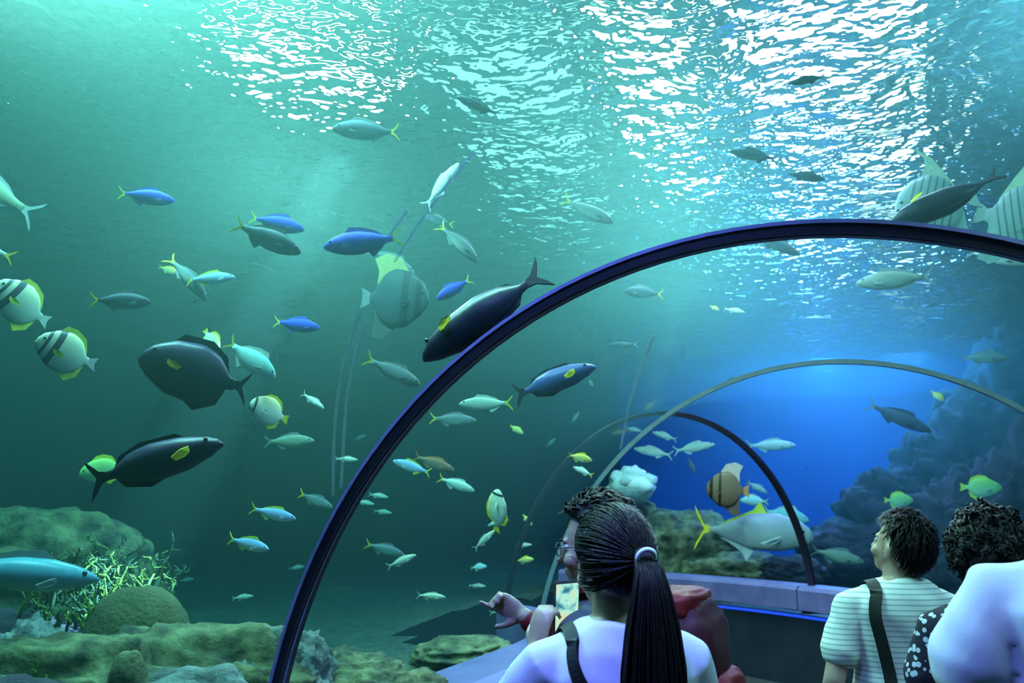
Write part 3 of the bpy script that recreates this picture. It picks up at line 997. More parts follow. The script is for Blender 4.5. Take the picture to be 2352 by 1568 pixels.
fish('blue', (736, 754), (628, 738), 0.22, 'blue fusilier with lime tail below the batfish and the blue pair')
fish('bluepale', (540, 636), (426, 642), 0.22, 'bright blue fusilier with yellow back fin touching a grey one', bend=0.15)
fish('grey', (474, 690), (392, 584), 0.26, 'slim grey fusilier diving past a bright blue one', bend=0.5, dmin=3.6)
fish('yellow', (412, 628), (364, 612), 0.14, 'small bright yellow fish beside the slim grey diving fusilier', dmin=4.2)
fish('bluepale', (680, 1192), (574, 1166), 0.22, 'light blue fusilier with yellow tail beside the thick arch')
fish('bluepale', (618, 1262), (524, 1236), 0.22, 'white bodied fusilier with big yellow tail over the reef', tilt=0.5)
fish('grey', (764, 1166), (686, 1132), 0.22, 'dim grey fusilier with small yellow tail touching the thick arch', tilt=0.4)
fish('greygreen', (722, 1012), (606, 1014), 0.28, 'olive grey fish gliding level below the white yellow one')
fish('white', (744, 938), (694, 902), 0.14, 'small white fish diving near the pale butterflyfish with yellow fins', tilt=0.3)
fish('grey', (952, 628), (848, 568), 0.28, 'dark grey fish slanting down above the batfish', tilt=0.1)
fish('slate', (762, 296), (918, 304), 0.30, 'dark blue fusilier with yellow tail under the surface glints', tilt=0.2)
fish('white', (1054, 374), (976, 476), 0.26, 'slim silver white fish pointing steeply at the surface')
fish('grey', (1098, 604), (1012, 510), 0.26, 'thin olive grey fusilier with yellow tail, curving downward', bend=0.4)
fish('slate', (972, 498), (1042, 516), 0.20, 'small slate fish beside the curving fusilier')
fish('blue', (1002, 688), (1082, 640), 0.18, 'small blue fish between the batfish and the dark surgeonfish')
fish('grey', (966, 884), (838, 822), 0.28, 'grey fusilier with yellow tail under the dark surgeonfish', bend=-0.2)
fish('pale', (1054, 928), (1178, 926), 0.28, 'pale bronze fish right below the slate blue surgeonfish', bend=0.3)
fish('grey', (1094, 966), (986, 960), 0.28, 'grey blue fusilier with yellow tail swimming level by the thick arch')
fish('bluepale', (902, 1058), (990, 1086), 0.26, 'light blue fish crossing a brown one', bend=0.2)
fish('brown', (1044, 1080), (950, 1046), 0.26, 'brown backed fish crossing a light blue one')
fish('pale', (1090, 1128), (1006, 1096), 0.26, 'pale fish slanting down above the hazy deep', bend=0.2)
fish('grey', (928, 1274), (838, 1248), 0.26, 'grey fusilier with yellow tail above a slim pale fish')
fish('white', (1828, 1022), (1712, 1023), 0.62, 'bright white long fish before the blue wall', dmin=8.6)
fish('silver', (1642, 1020), (1546, 1036), 0.50, 'pale lime silver fish inside the dark arch seam', dmin=8.6)
fish('silver', (1456, 1030), (1546, 1046), 0.48, 'pale silver fish nose to tail with the lime one', dmin=8.6)
fish('silver', (1498, 992), (1556, 1010), 0.32, 'small pale fish over the silver pair', dmin=8.8)
fish('shadow', (2140, 992), (1990, 926), 0.75, 'dark long fish slanting down across the blue wall', dmin=7.6)
fish('yellow', (2170, 922), (2136, 896), 0.18, 'yellowish small fish above the dark long one', dmin=7.6)
fish('greygreen', (2318, 820), (2204, 822), 0.55, 'dim green grey fish before the tall cliff rock', dmin=7.4)
fish('greygreen', (1966, 652), (2146, 632), 0.55, 'pale grey long fish under the arch top among cream glints')
fish('silver', (2360, 608), (2222, 576), 0.45, 'pale fish with bright back just under the thick arch')
fish('green_oval', (2302, 1122), (2204, 1118), 0.42, 'glowing pale green fish above the curly haired visitor', dmin=7.2)
fish('green_oval', (2098, 1150), (2030, 1148), 0.32, 'dim green fish above the head of the striped shirt man', dmin=7.6)
fish('greygreen', (1985, 1292), (1862, 1262), 0.60, 'grey large lipped fish beside the striped shirt man', dmin=8.2)
fish('cyan', (1858, 1196), (1752, 1172), 0.55, 'pale turquoise fish behind the trevally', dmin=9.4)
fish('pale', (1762, 1132), (1716, 1106), 0.28, 'slim pale fish beside the brown batfish tail', dmin=9.2)
fish('cyan', (1700, 1148), (1766, 1152), 0.3, 'dim turquoise fish below the brown batfish tail', dmin=9.6)
fish('brown', (1596, 1088), (1580, 1050), 0.26, 'small pinkish fish between the brown batfish and the silver pair', dmin=9.0)
fish('yellow', (1824, 1306), (1766, 1296), 0.30, 'yellow fish close above the purple ledge', dmin=8.6)
fish('slate', (1432, 668), (1524, 676), 0.26, 'dark fish with yellow tail beneath the thick arch', dmin=3.0)
fish('shadow', (1398, 792), (1466, 790), 0.24, 'dark blue fish at the edge of the turquoise glints', dmin=3.2)
fish('shadow', (1662, 884), (1702, 862), 0.18, 'small dark fish perched over the thin arch seam', dmin=5.6)
fish('shadow', (1676, 348), (1788, 366), 0.34, 'dark fish silhouetted against the white violet glare', tilt=0.2)
fish('shadow', (1812, 192), (1896, 176), 0.26, 'dark fish silhouette high among the cream glints')
fish('shadow', (1896, 412), (1802, 398), 0.26, 'dark fish silhouette between violet and cream glints')
fish('shadow', (1838, 586), (1726, 536), 0.34, 'dark fish crossing just under the thick arch bar', tilt=-0.1)
fish('grey', (1410, 512), (1292, 456), 0.30, 'grey fish with yellow tail beside the white glare')
fish('shadow', (1048, 222), (1148, 264), 0.26, 'dark streak of a fish close under the surface')
fish('bat_zebra', (2056, 488), (2250, 452), 0.48, 'pale zebra striped batfish over the thick arch', tilt=0.2, roll=0.2)
fish('surgeon_slim', (2046, 512), (2306, 418), 0.52, 'black fish lying along the thick arch with raised tail', tilt=0.1, bend=0.25, roll=0.9)
fish('bat_zebra', (2440, 520), (2236, 488), 0.5, 'pale zebra striped fish swimming out behind the black one', tilt=0.2, dmin=3.4)
fish('greygreen', (-190, 330), (88, 500), 0.7, 'big pale speckled fish sinking in beside the lone blue fusilier', dmin=2.8)
fish('pale', (-120, 530), (34, 594), 0.3, 'pale fish tail poking in above the bannerfish pair', dmin=2.4)
fish('brown', (1404, 996), (1446, 988), 0.22, 'reddish small fish beside the thin arch seam, meeting a pale one', dmin=6.0)
fish('silver', (1474, 990), (1436, 982), 0.20, 'small pale fish touching the reddish one', dmin=6.2)
fish('brown', (1476, 944), (1508, 920), 0.20, 'small reddish fish high on the thin arch seam', dmin=6.4)

# --- small fish scattered through the haze, one set of look-alikes per colour
G1 = 'tiny pale fish in the green haze'
for h_, t_ in (((822, 1056), (768, 1053)), ((892, 1142), (846, 1134)), ((1024, 1372), (956, 1366)), ((1172, 1398), (1124, 1408)), ((956, 1274), (888, 1302)), ((1136, 1218), (1088, 1262)),
               ((1222, 1250), (1184, 1254)), ((1116, 1346), (1076, 1344)), ((582, 1368), (532, 1374)), ((332, 1038), (298, 1044)), ((446, 1328), (412, 1334)), ((842, 998), (812, 1010)),
               ((1330, 946), (1312, 972)), ((1276, 1006), (1254, 1026)), ((1712, 718), (1662, 708)), ((860, 1158), (816, 1150)), ((900, 1178), (858, 1172)), ((1120, 1208), (1166, 1188)), ((700, 1300), (662, 1306))):
    fish('silver', h_, t_, 0.17, 'tiny pale silver fish far off in the green haze', group=G1, dmin=4.2)
G2 = 'tiny yellow fish in the green haze'
for h_, t_ in (((1202, 996), (1170, 976)), ((1360, 1058), (1304, 1044)), ((1226, 1284), (1184, 1288)), ((1222, 1206), (1200, 1180)), ((1652, 712), (1630, 702)), ((1362, 888), (1352, 868))):
    fish('yellow', h_, t_, 0.14, 'tiny yellow fish far off in the green haze', group=G2, dmin=4.4)
fish('pale', (1316, 1072), (1362, 1092), 0.2, 'small pale fish with yellow tail below a tiny yellow one', dmin=4.6)
fish('cyan', (1118, 1300), (1080, 1304), 0.15, 'tiny bright turquoise fish low in the haze', dmin=4.6)

# ------------------------------------------------------------------ people
def add_rings(bm, rings):
    """closed loft through rings of points"""
    vs = [[bm.verts.new(p) for p in r] for r in rings]
    n = len(vs[0])
    for a, b in zip(vs, vs[1:]):
        for j in range(n):
            bm.faces.new((a[j], a[(j + 1) % n], b[(j + 1) % n], b[j]))
    bm.faces.new(vs[0][::-1])
    bm.faces.new(vs[-1])


def add_tube(bm, pts, n=12, flat=1.0, side=None):
    """tapered limb through (point, radius); rounded ends"""
    pts = [(Vector(p), r) for p, r in pts]
    (p0, r0), (p1, r1) = pts[0], pts[-1]
    d0, d1 = (pts[1][0] - p0).normalized(), (p1 - pts[-2][0]).normalized()
    full = [(p0 - d0 * r0 * 0.9, r0 * 0.3), (p0 - d0 * r0 * 0.6, r0 * 0.75)] + pts + [(p1 + d1 * r1 * 0.6, r1 * 0.75), (p1 + d1 * r1 * 0.9, r1 * 0.3)]
    rings = []
    prev = None
    for i, (p, r) in enumerate(full):
        t = (full[min(i + 1, len(full) - 1)][0] - full[max(i - 1, 0)][0]).normalized()
        x = (Vector(side) if side is not None else (prev if prev is not None else t.orthogonal()))
        x = (x - t * x.dot(t)).normalized()
        prev = x
        y = t.cross(x)
        rings.append([p + x * math.cos(2 * PI * j / n) * r + y * math.sin(2 * PI * j / n) * r * flat for j in range(n)])
    add_rings(bm, rings)


def add_ball(bm, c, r, mat=None, seg=18):
    b2 = bmesh.new()
    bmesh.ops.create_uvsphere(b2, u_segments=seg, v_segments=seg // 2 + 3, radius=1.0)
    vs = {}
    for v in b2.verts:
        p = Vector((v.co.x * r[0], v.co.y * r[1], v.co.z * r[2])) + Vector(c)
        vs[v.index] = bm.verts.new(mat @ p if mat is not None else p)
    for f in b2.faces:
        bm.faces.new([vs[v.index] for v in f.verts])
    b2.free()


FUSE_SCENE = bpy.data.scenes.new('workbench')


def fuse(name, bm, voxel, smooth, mat, parent, post=None):
    """join closed shapes into one continuous skin"""
    bmesh.ops.recalc_face_normals(bm, faces=bm.faces[:])
    me = bpy.data.meshes.new(name)
    bm.to_mesh(me); bm.free()
    tmp = bpy.data.objects.new(name, me)
    FUSE_SCENE.collection.objects.link(tmp)
    r = tmp.modifiers.new('remesh', 'REMESH')
    r.mode = 'VOXEL'; r.voxel_size = voxel
    s = tmp.modifiers.new('smooth', 'SMOOTH')
    s.iterations = smooth; s.factor = 0.5
    vl = FUSE_SCENE.view_layers[0]
    vl.update()
    out = bpy.data.meshes.new_from_object(tmp.evaluated_get(vl.depsgraph))
    bpy.data.objects.remove(tmp)
    bpy.data.meshes.remove(me)
    out.name = name
    out.materials.clear()
    out.materials.append(mat)
    if post:
        pts = [0.0] * (3 * len(out.vertices))
        nrm = [0.0] * (3 * len(out.vertices))
        out.vertices.foreach_get('co', pts)
        out.vertex_normals.foreach_get('vector', nrm)
        res = []
        for i in range(0, len(pts), 3):
            res.extend(post(Vector(pts[i:i + 3]), Vector(nrm[i:i + 3])))
        out.vertices.foreach_set('co', res)
        out.update()
    out.shade_smooth()
    o = bpy.data.objects.new(name, out)
    return link(o, parent)


TORSO = [(0.80, 0.150, 0.105), (0.90, 0.165, 0.115), (1.00, 0.150, 0.105), (1.08, 0.140, 0.098), (1.18, 0.150, 0.105), (1.28, 0.162, 0.108), (1.335, 0.138, 0.095), (1.375, 0.105, 0.075), (1.40, 0.068, 0.062)]


def torso_rings(grow, top=1.40, bottom=0.80, wide=1.0, deep=1.0, n=28, flare=0.0):
    rings = []
    for z, rx, ry in TORSO:
        if z < bottom - 1e-6 or z > top + 1e-6:
            continue
        g = grow + flare * max(0, 1.1 - z)
        rings.append([(math.copysign(abs(math.cos(a)) ** 0.85, math.cos(a)) * (rx * wide + g), math.copysign(abs(math.sin(a)) ** 0.9, math.sin(a)) * (ry * deep + g) - 0.01, z) for a in [2 * PI * j / n for j in range(n)]])
    return rings


def add_hand(bm, wrist, fwd, palm, thumb_side, curls, size=1.0):
    """palm plus five fingers; fwd = pointing direction, palm = palm normal, thumb_side = +-1 along palm x fwd"""
    f, nrm = Vector(fwd).normalized(), Vector(palm).normalized()
    nrm = (nrm - f * nrm.dot(f)).normalized()
    s = nrm.cross(f).normalized() * thumb_side
    w = Vector(wrist)
    k = size
    add_tube(bm, [(w, 0.024 * k), (w + f * 0.035 * k, 0.034 * k), (w + f * 0.075 * k, 0.038 * k)], 12, 0.42, s)
    for i, (off, ln) in enumerate(((0.027, 0.068), (0.009, 0.077), (-0.009, 0.070), (-0.026, 0.055))):
        p = w + f * (0.082 * k) + s * off * k
        d = f.copy()
        pts = [(p - d * 0.012, 0.0092 * k)]
        c = curls[i + 1]
        for j, part in enumerate((0.45, 0.32, 0.23)):
            ang = c * (0.55, 1.0, 0.8)[j]
            d = (Matrix.Rotation(ang, 3, nrm.cross(d).normalized() if True else s) @ d) if False else (d * math.cos(ang) + nrm * math.sin(ang)).normalized() if j == 0 else None or (d * math.cos(ang) + (nrm * d.dot(f) - f * d.dot(nrm)) * math.sin(ang)).normalized()
            p = p + d * ln * part * k
            pts.append((p, (0.0088, 0.008, 0.0068)[j] * k))
        add_tube(bm, pts, 8)
    p = w + f * 0.022 * k + s * 0.024 * k
    d = (s * 0.75 + f * 0.65 + nrm * 0.35 * curls[0]).normalized()
    pts = [(p, 0.0125 * k)]
    for j, part in enumerate((0.036, 0.028)):
        p = p + d * part * k
        pts.append((p, (0.011, 0.009)[j] * k))
        d = (d + f * 0.5 + nrm * 0.45 * curls[0]).normalized()
    add_tube(bm, pts, 9)


def head_matrix(yaw, pitch, tilt=0.0):
    return Matrix.Translation((0, -0.005, 1.422)) @ Matrix.Rotation(yaw, 4, 'Z') @ Matrix.Rotation(pitch, 4, 'X') @ Matrix.Rotation(tilt, 4, 'Y')


def add_head(bm, Mh):
    """skull, jaw, nose, brow, lips, ears in a frame whose origin is the top of the neck, face along +y"""
    add_ball(bm, (0, -0.008, 0.115), (0.076, 0.094, 0.098), Mh)
    add_ball(bm, (0, 0.030, 0.075), (0.064, 0.064, 0.085), Mh)
    add_ball(bm, (0, 0.052, 0.015), (0.040, 0.040, 0.030), Mh)
    add_ball(bm, (0, 0.045, 0.035), (0.052, 0.048, 0.035), Mh)
    add_ball(bm, (0, 0.082, 0.116), (0.050, 0.012, 0.010), Mh, 12)      # brow
    add_ball(bm, (0, 0.100, 0.080), (0.012, 0.013, 0.024), Mh, 12)      # nose bridge
    add_ball(bm, (0, 0.108, 0.067), (0.017, 0.015, 0.011), Mh, 12)      # nose tip
    add_ball(bm, (0, 0.092, 0.038), (0.024, 0.010, 0.008), Mh, 12)      # lips
    add_ball(bm, (0, 0.090, 0.029), (0.021, 0.010, 0.007), Mh, 12)
    for s in (-1, 1):
        add_ball(bm, (s * 0.040, 0.066, 0.062), (0.026, 0.026, 0.024), Mh, 12)     # cheeks
        add_ball(bm, (s * 0.079, -0.006, 0.082), (0.008, 0.019, 0.031), Mh, 12)    # ear shell
        add_ball(bm, (s * 0.082, -0.014, 0.094), (0.010, 0.010, 0.016), Mh, 10)
        add_ball(bm, (s * 0.078, 0.000, 0.058), (0.008, 0.009, 0.011), Mh, 10)     # lobe


def hair_mesh(Mh, grow, noise_amp, noise_scale, seed, back_low=0.0, fringe=0.0, stretch=1.0, tufts=0, tuft_len=0.03, lumps=0.0, comb=None):
    """hair cap that hugs the skull and dives under the skin around the face"""
    bm = bmesh.new()
    bmesh.ops.create_uvsphere(bm, u_segments=72, v_segments=48, radius=1.0)
    off = Vector((seed * 3.7, seed * 1.3, seed * 8.1))
    rnd = random.Random(seed)
    base = []
    for v in bm.verts:
        d = v.co.normalized()
        # face window: front and below the hairline
        front = d.y
        hairline = 0.42 - fringe
        face = max(0.0, min(1.0, (front - 0.12 + (d.z - hairline) * -0.9) * 3.0)) if d.z < hairline + 0.25 else 0.0
        low = max(0.0, min(1.0, (-0.52 - back_low - d.z) * 4.0))
        hide = max(face, low)
        g = grow * (1 - hide) - 0.018 * hide
        nn = noise.noise(Vector((d.x * noise_scale, d.y * noise_scale, d.z * noise_scale * stretch)) + off)
        n2 = noise.noise(Vector((d.x, d.y, d.z)) * noise_scale * 2.6 + off)
        g += (noise_amp * nn + noise_amp * 0.6 * n2) * (1 - hide)
        if lumps:
            g += lumps * abs(noise.noise(d * 4.2 + off)) * (1 - hide)
        p = Vector((d.x * (0.078 + g), d.y * (0.098 + g) - 0.010, 0.112 + d.z * (0.105 + g)))
        v.co = p
        base.append((p.copy(), d, hide))
    cand = [b for b in base if b[2] < 0.25]
    for k in range(tufts):
        p, d, h = rnd.choice(cand)
        t = (Vector((rnd.uniform(-1, 1), rnd.uniform(-1, 1), rnd.uniform(-1, .4)))); t = (t * (0.35 if comb else 1.0) + Vector(comb or (0, 0, 0))); t = (t - d * t.dot(d)).normalized()
        ln = tuft_len * rnd.uniform(.6, 1.3)
        x = t.cross(d).normalized() * 0.0032
        q = [p - d * 0.006 + x, p - d * 0.006 - x, p + d * 0.004 + t * ln * .5 - x * .8, p + d * 0.004 + t * ln * .5 + x * .8, p + t * ln + d * 0.004 * rnd.uniform(0, 1.6)]
        vv = [bm.verts.new(z_) for z_ in q]
        up = [bm.verts.new(z_ + d * 0.003) for z_ in q]
        bm.faces.new((vv[0], vv[1], vv[2], vv[3])); bm.faces.new((vv[3], vv[2], vv[4]))
        bm.faces.new((up[0], up[3], up[2], up[1])); bm.faces.new((up[3], up[4], up[2]))
    bmesh.ops.transform(bm, matrix=Mh, verts=bm.verts[:])
    return bm


def cloth_wrinkle(amp, seed, scale=7.0):
    o = Vector((seed * 2.1, seed * 4.4, seed * 1.9))
    def f(p, n):
        a = noise.noise(Vector((p.x * scale, p.y * scale, p.z * scale * 0.55)) + o)
        b = noise.noise(Vector(((p.x + p.z * 0.6) * scale * 2.2, p.y * scale * 2.0, (p.z - p.x * 0.5) * scale)) + o)
        return p + n * (amp * a + amp * 0.55 * b)
    return f


def cloth_mat(name, c, rough=0.85, stripe=None, flowers=None):
    m, nt, b, out = new_mat(name)
    tc = nt.nodes.new('ShaderNodeTexCoord')
    w = nt.nodes.new('ShaderNodeTexNoise')
    w.inputs['Scale'].default_value = 160
    r = nt.nodes.new('ShaderNodeValToRGB')
    r.color_ramp.elements[0].color = rgba([x * 0.86 for x in c]); r.color_ramp.elements[1].color = rgba(c)
    nt.links.new(tc.outputs['Object'], w.inputs['Vector']); nt.links.new(w.outputs['Fac'], r.inputs['Fac'])
    col = r.outputs['Color']
    if stripe:
        sp = nt.nodes.new('ShaderNodeSeparateXYZ'); nt.links.new(tc.outputs['Object'], sp.inputs[0])
        mm = nt.nodes.new('ShaderNodeMath'); mm.operation = 'MULTIPLY'; mm.inputs[1].default_value = 1.0 / stripe[0]; nt.links.new(sp.outputs['Z'], mm.inputs[0])
        fr = nt.nodes.new('ShaderNodeMath'); fr.operation = 'FRACT'; nt.links.new(mm.outputs[0], fr.inputs[0])
        lt = nt.nodes.new('ShaderNodeMath'); lt.operation = 'LESS_THAN'; lt.inputs[1].default_value = stripe[1]; nt.links.new(fr.outputs[0], lt.inputs[0])
        mx_ = nt.nodes.new('ShaderNodeMixRGB'); mx_.inputs[2].default_value = rgba(stripe[2]); nt.links.new(lt.outputs[0], mx_.inputs[0]); nt.links.new(col, mx_.inputs[1])
        col = mx_.outputs[0]
    if flowers:
        vo = nt.nodes.new('ShaderNodeTexVoronoi'); vo.inputs['Scale'].default_value = flowers[0]; nt.links.new(tc.outputs['Object'], vo.inputs['Vector'])
        lt = nt.nodes.new('ShaderNodeMath'); lt.operation = 'LESS_THAN'; lt.inputs[1].default_value = flowers[1]; nt.links.new(vo.outputs['Distance'], lt.inputs[0])
        mx_ = nt.nodes.new('ShaderNodeMixRGB'); mx_.inputs[2].default_value = rgba(flowers[2]); nt.links.new(lt.outputs[0], mx_.inputs[0]); nt.links.new(col, mx_.inputs[1])
        col = mx_.outputs[0]
    nt.links.new(col, b.inputs['Base Color'])
    b.inputs['Roughness'].default_value = rough
    b.inputs['Specular IOR Level'].default_value = 0.2
    return m


def hair_mat(name, c1, c2):
    m, nt, b, out = new_mat(name)
    tc = nt.nodes.new('ShaderNodeTexCoord')
    mp = nt.nodes.new('ShaderNodeMapping'); mp.inputs['Scale'].default_value = (60, 60, 9)
    n = nt.nodes.new('ShaderNodeTexNoise'); n.inputs['Scale'].default_value = 2.0; n.inputs['Detail'].default_value = 4
    r = nt.nodes.new('ShaderNodeValToRGB'); r.color_ramp.elements[0].color = rgba(c1); r.color_ramp.elements[1].color = rgba(c2)
    bp = nt.nodes.new('ShaderNodeBump'); bp.inputs['Strength'].default_value = 0.6; bp.inputs['Distance'].default_value = 0.01
    nt.links.new(tc.outputs['Object'], mp.inputs['Vector']); nt.links.new(mp.outputs[0], n.inputs['Vector'])
    nt.links.new(n.outputs['Fac'], r.inputs['Fac']); nt.links.new(r.outputs['Color'], b.inputs['Base Color'])
    nt.links.new(n.outputs['Fac'], bp.inputs['Height']); nt.links.new(bp.outputs['Normal'], b.inputs['Normal'])
    b.inputs['Roughness'].default_value = 0.5
    b.inputs['Specular IOR Level'].default_value = 0.15
    return m


SKIN = mottled('skin', (0.42, 0.27, 0.20), (0.50, 0.33, 0.25), 18, 0.5)
SKIN_TAN = mottled('tan_skin', (0.30, 0.19, 0.13), (0.37, 0.24, 0.17), 18, 0.5)
HAIR_BLACK = hair_mat('black_hair', (0.003, 0.003, 0.004), (0.010, 0.009, 0.010))
HAIR_BROWN = hair_mat('dark_brown_hair', (0.004, 0.0035, 0.003), (0.014, 0.011, 0.009))
JEANS = cloth_mat('navy_jeans', (0.02, 0.025, 0.06))
SHOE = plain('dark_shoe', (0.03, 0.03, 0.035), 0.6)
EYEW = plain('eye_white', (0.40, 0.38, 0.36), 0.3)


def limb_pts(a, b, c, ra, rb, rc):
    a, b, c = Vector(a), Vector(b), Vector(c)
    return [(a, ra), (a.lerp(b, 0.5), (ra + rb) / 2 * 1.03), (b, rb), (b.lerp(c, 0.3), rb * 1.03), (b.lerp(c, 0.65), (rb + rc) / 2), (c, rc)]


def person(u, v_head, d, turn, label, skin, arms, hair, shirt, head_yaw=0.0, head_pitch=0.0, wide=1.0, deep=1.0, sleeve=0.55, shirt_bottom=0.80, wrinkle=0.006, sleeve_r=0.062, seed=1, trousers=JEANS):
    """arms: [(side, elbow, wrist, hand forward, palm normal, curls)], coordinates for a figure 1.65 m tall; v_head: pixel of the head's centre"""
    hc = at(u, v_head, d)
    k = hc.z / 1.537
    root = empty('person', (hc.x, hc.y, 0))
    root.rotation_euler = (0, 0, turn)
    root.scale = (k, k, k)
    tag(root, label, 'person')
    Mh = head_matrix(head_yaw, head_pitch)
    bm = bmesh.new()
    add_rings(bm, torso_rings(0.0, wide=wide, deep=deep))
    add_tube(bm, [((0, -0.012, 1.33), 0.060), ((0, -0.012, 1.40), 0.054), ((0, -0.004, 1.47), 0.052), ((0, 0.0, 1.52), 0.05)], 16)
    add_head(bm, Mh)
    for (side, el, wr, hf, pn, cu) in arms:
        sh = (side * 0.168 * wide, -0.012, 1.298)
        add_tube(bm, limb_pts(sh, el, wr, 0.050, 0.038, 0.026), 14)
        add_hand(bm, wr, hf, pn, side if True else 1, cu)
    for side in (-1, 1):
        add_tube(bm, [((side * 0.085, 0, 0.86), 0.088), ((side * 0.088, 0.005, 0.66), 0.078), ((side * 0.088, 0.01, 0.48), 0.056), ((side * 0.09, -0.005, 0.34), 0.054), ((side * 0.09, -0.005, 0.10), 0.037)], 14)
        add_tube(bm, [((side * 0.09, -0.02, 0.045), 0.036), ((side * 0.095, 0.10, 0.03), 0.035), ((side * 0.10, 0.17, 0.025), 0.024)], 12, 0.75, (1, 0, 0))
    fuse('body', bm, 0.0065, 4, skin, root)
    # face details
    for s in (-1, 1):
        b2 = bmesh.new(); add_ball(b2, (s * 0.033, 0.076, 0.098), (0.0125, 0.0125, 0.0125), Mh, 12)
        e = bm_obj('eye', b2, EYEW, root, True)
        b2 = bmesh.new(); add_ball(b2, (s * 0.033, 0.0865, 0.098), (0.006, 0.003, 0.006), Mh, 10)
        bm_obj('iris', b2, EYE, e, True)
        b2 = bmesh.new(); add_ball(b2, (s * 0.034, 0.093, 0.120), (0.018, 0.004, 0.0035), Mh, 10)
        bm_obj('eyebrow', b2, hair[1], root, True)
    # shirt
    bm = bmesh.new()
    add_rings(bm, torso_rings(0.020, top=1.40, bottom=shirt_bottom, wide=wide, deep=deep, flare=0.05))
    for (side, el, wr, hf, pn, cu) in arms:
        sh, el_ = Vector((side * 0.166 * wide, -0.012, 1.298)), Vector(el)
        end = sh.lerp(el_, sleeve)
        add_tube(bm, [(Vector((side * 0.08 * wide, -0.012, 1.332)), 0.058), (sh + Vector((0, 0, -0.002)), max(0.065, sleeve_r * 0.92)), (sh.lerp(el_, sleeve * 0.6), sleeve_r), (end, sleeve_r * 1.04)], 18)
    fuse('shirt', bm, 0.008, 5, shirt, root, cloth_wrinkle(wrinkle, seed))
    # trousers and shoes
    bm = bmesh.new()
    add_rings(bm, torso_rings(0.012, top=1.0, bottom=0.80, wide=wide, deep=deep))
    for side in (-1, 1):
        add_tube(bm, [((side * 0.085, 0, 0.84), 0.100), ((side * 0.088, 0.005, 0.66), 0.090), ((side * 0.088, 0.01, 0.48), 0.070), ((side * 0.09, -0.005, 0.30), 0.066), ((side * 0.09, -0.005, 0.10), 0.060)], 16)
    fuse('trousers', bm, 0.012, 4, trousers, root, cloth_wrinkle(0.005, seed + 3))
    for side in (-1, 1):
        bm = bmesh.new()
        add_tube(bm, [((side * 0.09, -0.03, 0.048), 0.046), ((side * 0.095, 0.09, 0.044), 0.045), ((side * 0.10, 0.18, 0.036), 0.034)], 14, 0.8, (1, 0, 0))
        bm_obj('shoe', bm, SHOE, root, True)
    # hair
    h = hair[0]
    bm_obj('hair', hair_mesh(Mh, *h[0], **h[1]), hair[1], root, True)
    return root, Mh, k


def ribbon(name, pts, width, thick, mat, parent, normal):
    """strap through points; normal(p) gives the outward direction"""
    bm = bmesh.new()
    rings = []
    pts = [Vector(p) for p in pts]
    for _ in range(2):
        pts = [pts[0]] + [q for a_, b_ in zip(pts, pts[1:]) for q in (a_.lerp(b_, 0.25), a_.lerp(b_, 0.75))] + [pts[-1]]
    for i, p in enumerate(pts):
        t = (pts[min(i + 1, len(pts) - 1)] - pts[max(i - 1, 0)]).normalized()
        n = Vector(normal(p)).normalized(); n = (n - t * n.dot(t)).normalized()
        s = t.cross(n)
        rings.append([p + s * width / 2 + n * thick / 2, p - s * width / 2 + n * thick / 2, p - s * width / 2 - n * thick / 2, p + s * width / 2 - n * thick / 2])
    add_rings(bm, rings)
    bmesh.ops.recalc_face_normals(bm, faces=bm.faces[:])
    return bm_obj(name, bm, mat, parent)


def torso_surface(z, ang, grow, wide=1.0, deep=1.0):
    """point on the clothed torso at height z, angle ang (0 = right, pi/2 = front)"""
    for a, b in zip(TORSO, TORSO[1:]):
        if a[0] <= z <= b[0]:
            t = (z - a[0]) / (b[0] - a[0])
            rx, ry = a[1] + (b[1] - a[1]) * t, a[2] + (b[2] - a[2]) * t
            g = grow + 0.05 * max(0, 1.1 - z)
            c, s = math.cos(ang), math.sin(ang)
            return Vector((math.copysign(abs(c) ** 0.85, c) * (rx * wide + g), math.copysign(abs(s) ** 0.9, s) * (ry * deep + g) - 0.01, z))


LAV = cloth_mat('lavender_white_cotton', (0.62, 0.62, 0.72))
LAV2 = cloth_mat('white_lavender_cotton', (0.66, 0.66, 0.74))
STRIPED = cloth_mat('white_cotton_grey_stripes', (0.80, 0.84, 0.80), stripe=(0.018, 0.30, (0.42, 0.48, 0.48)))
FLORAL = cloth_mat('dark_floral_cloth', (0.02, 0.02, 0.03), flowers=(42, 0.36, (0.50, 0.53, 0.58)))
OLIVE = cloth_mat('dark_olive_cotton', (0.07, 0.09, 0.08))
REDBAG = cloth_mat('red_nylon', (0.17, 0.012, 0.014), 0.6)
DARKRED = cloth_mat('dark_red_nylon', (0.05, 0.008, 0.012), 0.6)
STRAP = cloth_mat('black_webbing', (0.012, 0.014, 0.014), 0.7)
RELAX = (0.4, 0.35, 0.4, 0.45, 0.5)
GRIP = (1.2, 0.9, 0.95, 1.0, 1.05)

# 1 woman with the ponytail, filming
VW = YAW - math.atan2(1405 - 1176, FPX)
wo, Mw, kw = person(1408, 1276, 2.02, VW + 0.30, 'woman with long dark ponytail in lavender white shirt, holding up a phone', SKIN_TAN,
                    [(-1, (-0.265, 0.13, 1.10), (-0.135, 0.235, 1.290), (0.22, 0.10, 1.0), (0.75, 0.45, 0.0), GRIP),
                     (1, (0.245, 0.10, 1.10), (0.06, 0.290, 1.262), (-0.15, 0.10, 1.0), (-0.75, 0.40, 0.0), GRIP)],
                    (((0.017, 0.003, 3.0, 2), dict(fringe=0.20, stretch=0.4, back_low=0.45)), HAIR_BLACK), LAV, head_yaw=0.10, head_pitch=-0.06, seed=2, wrinkle=0.012)
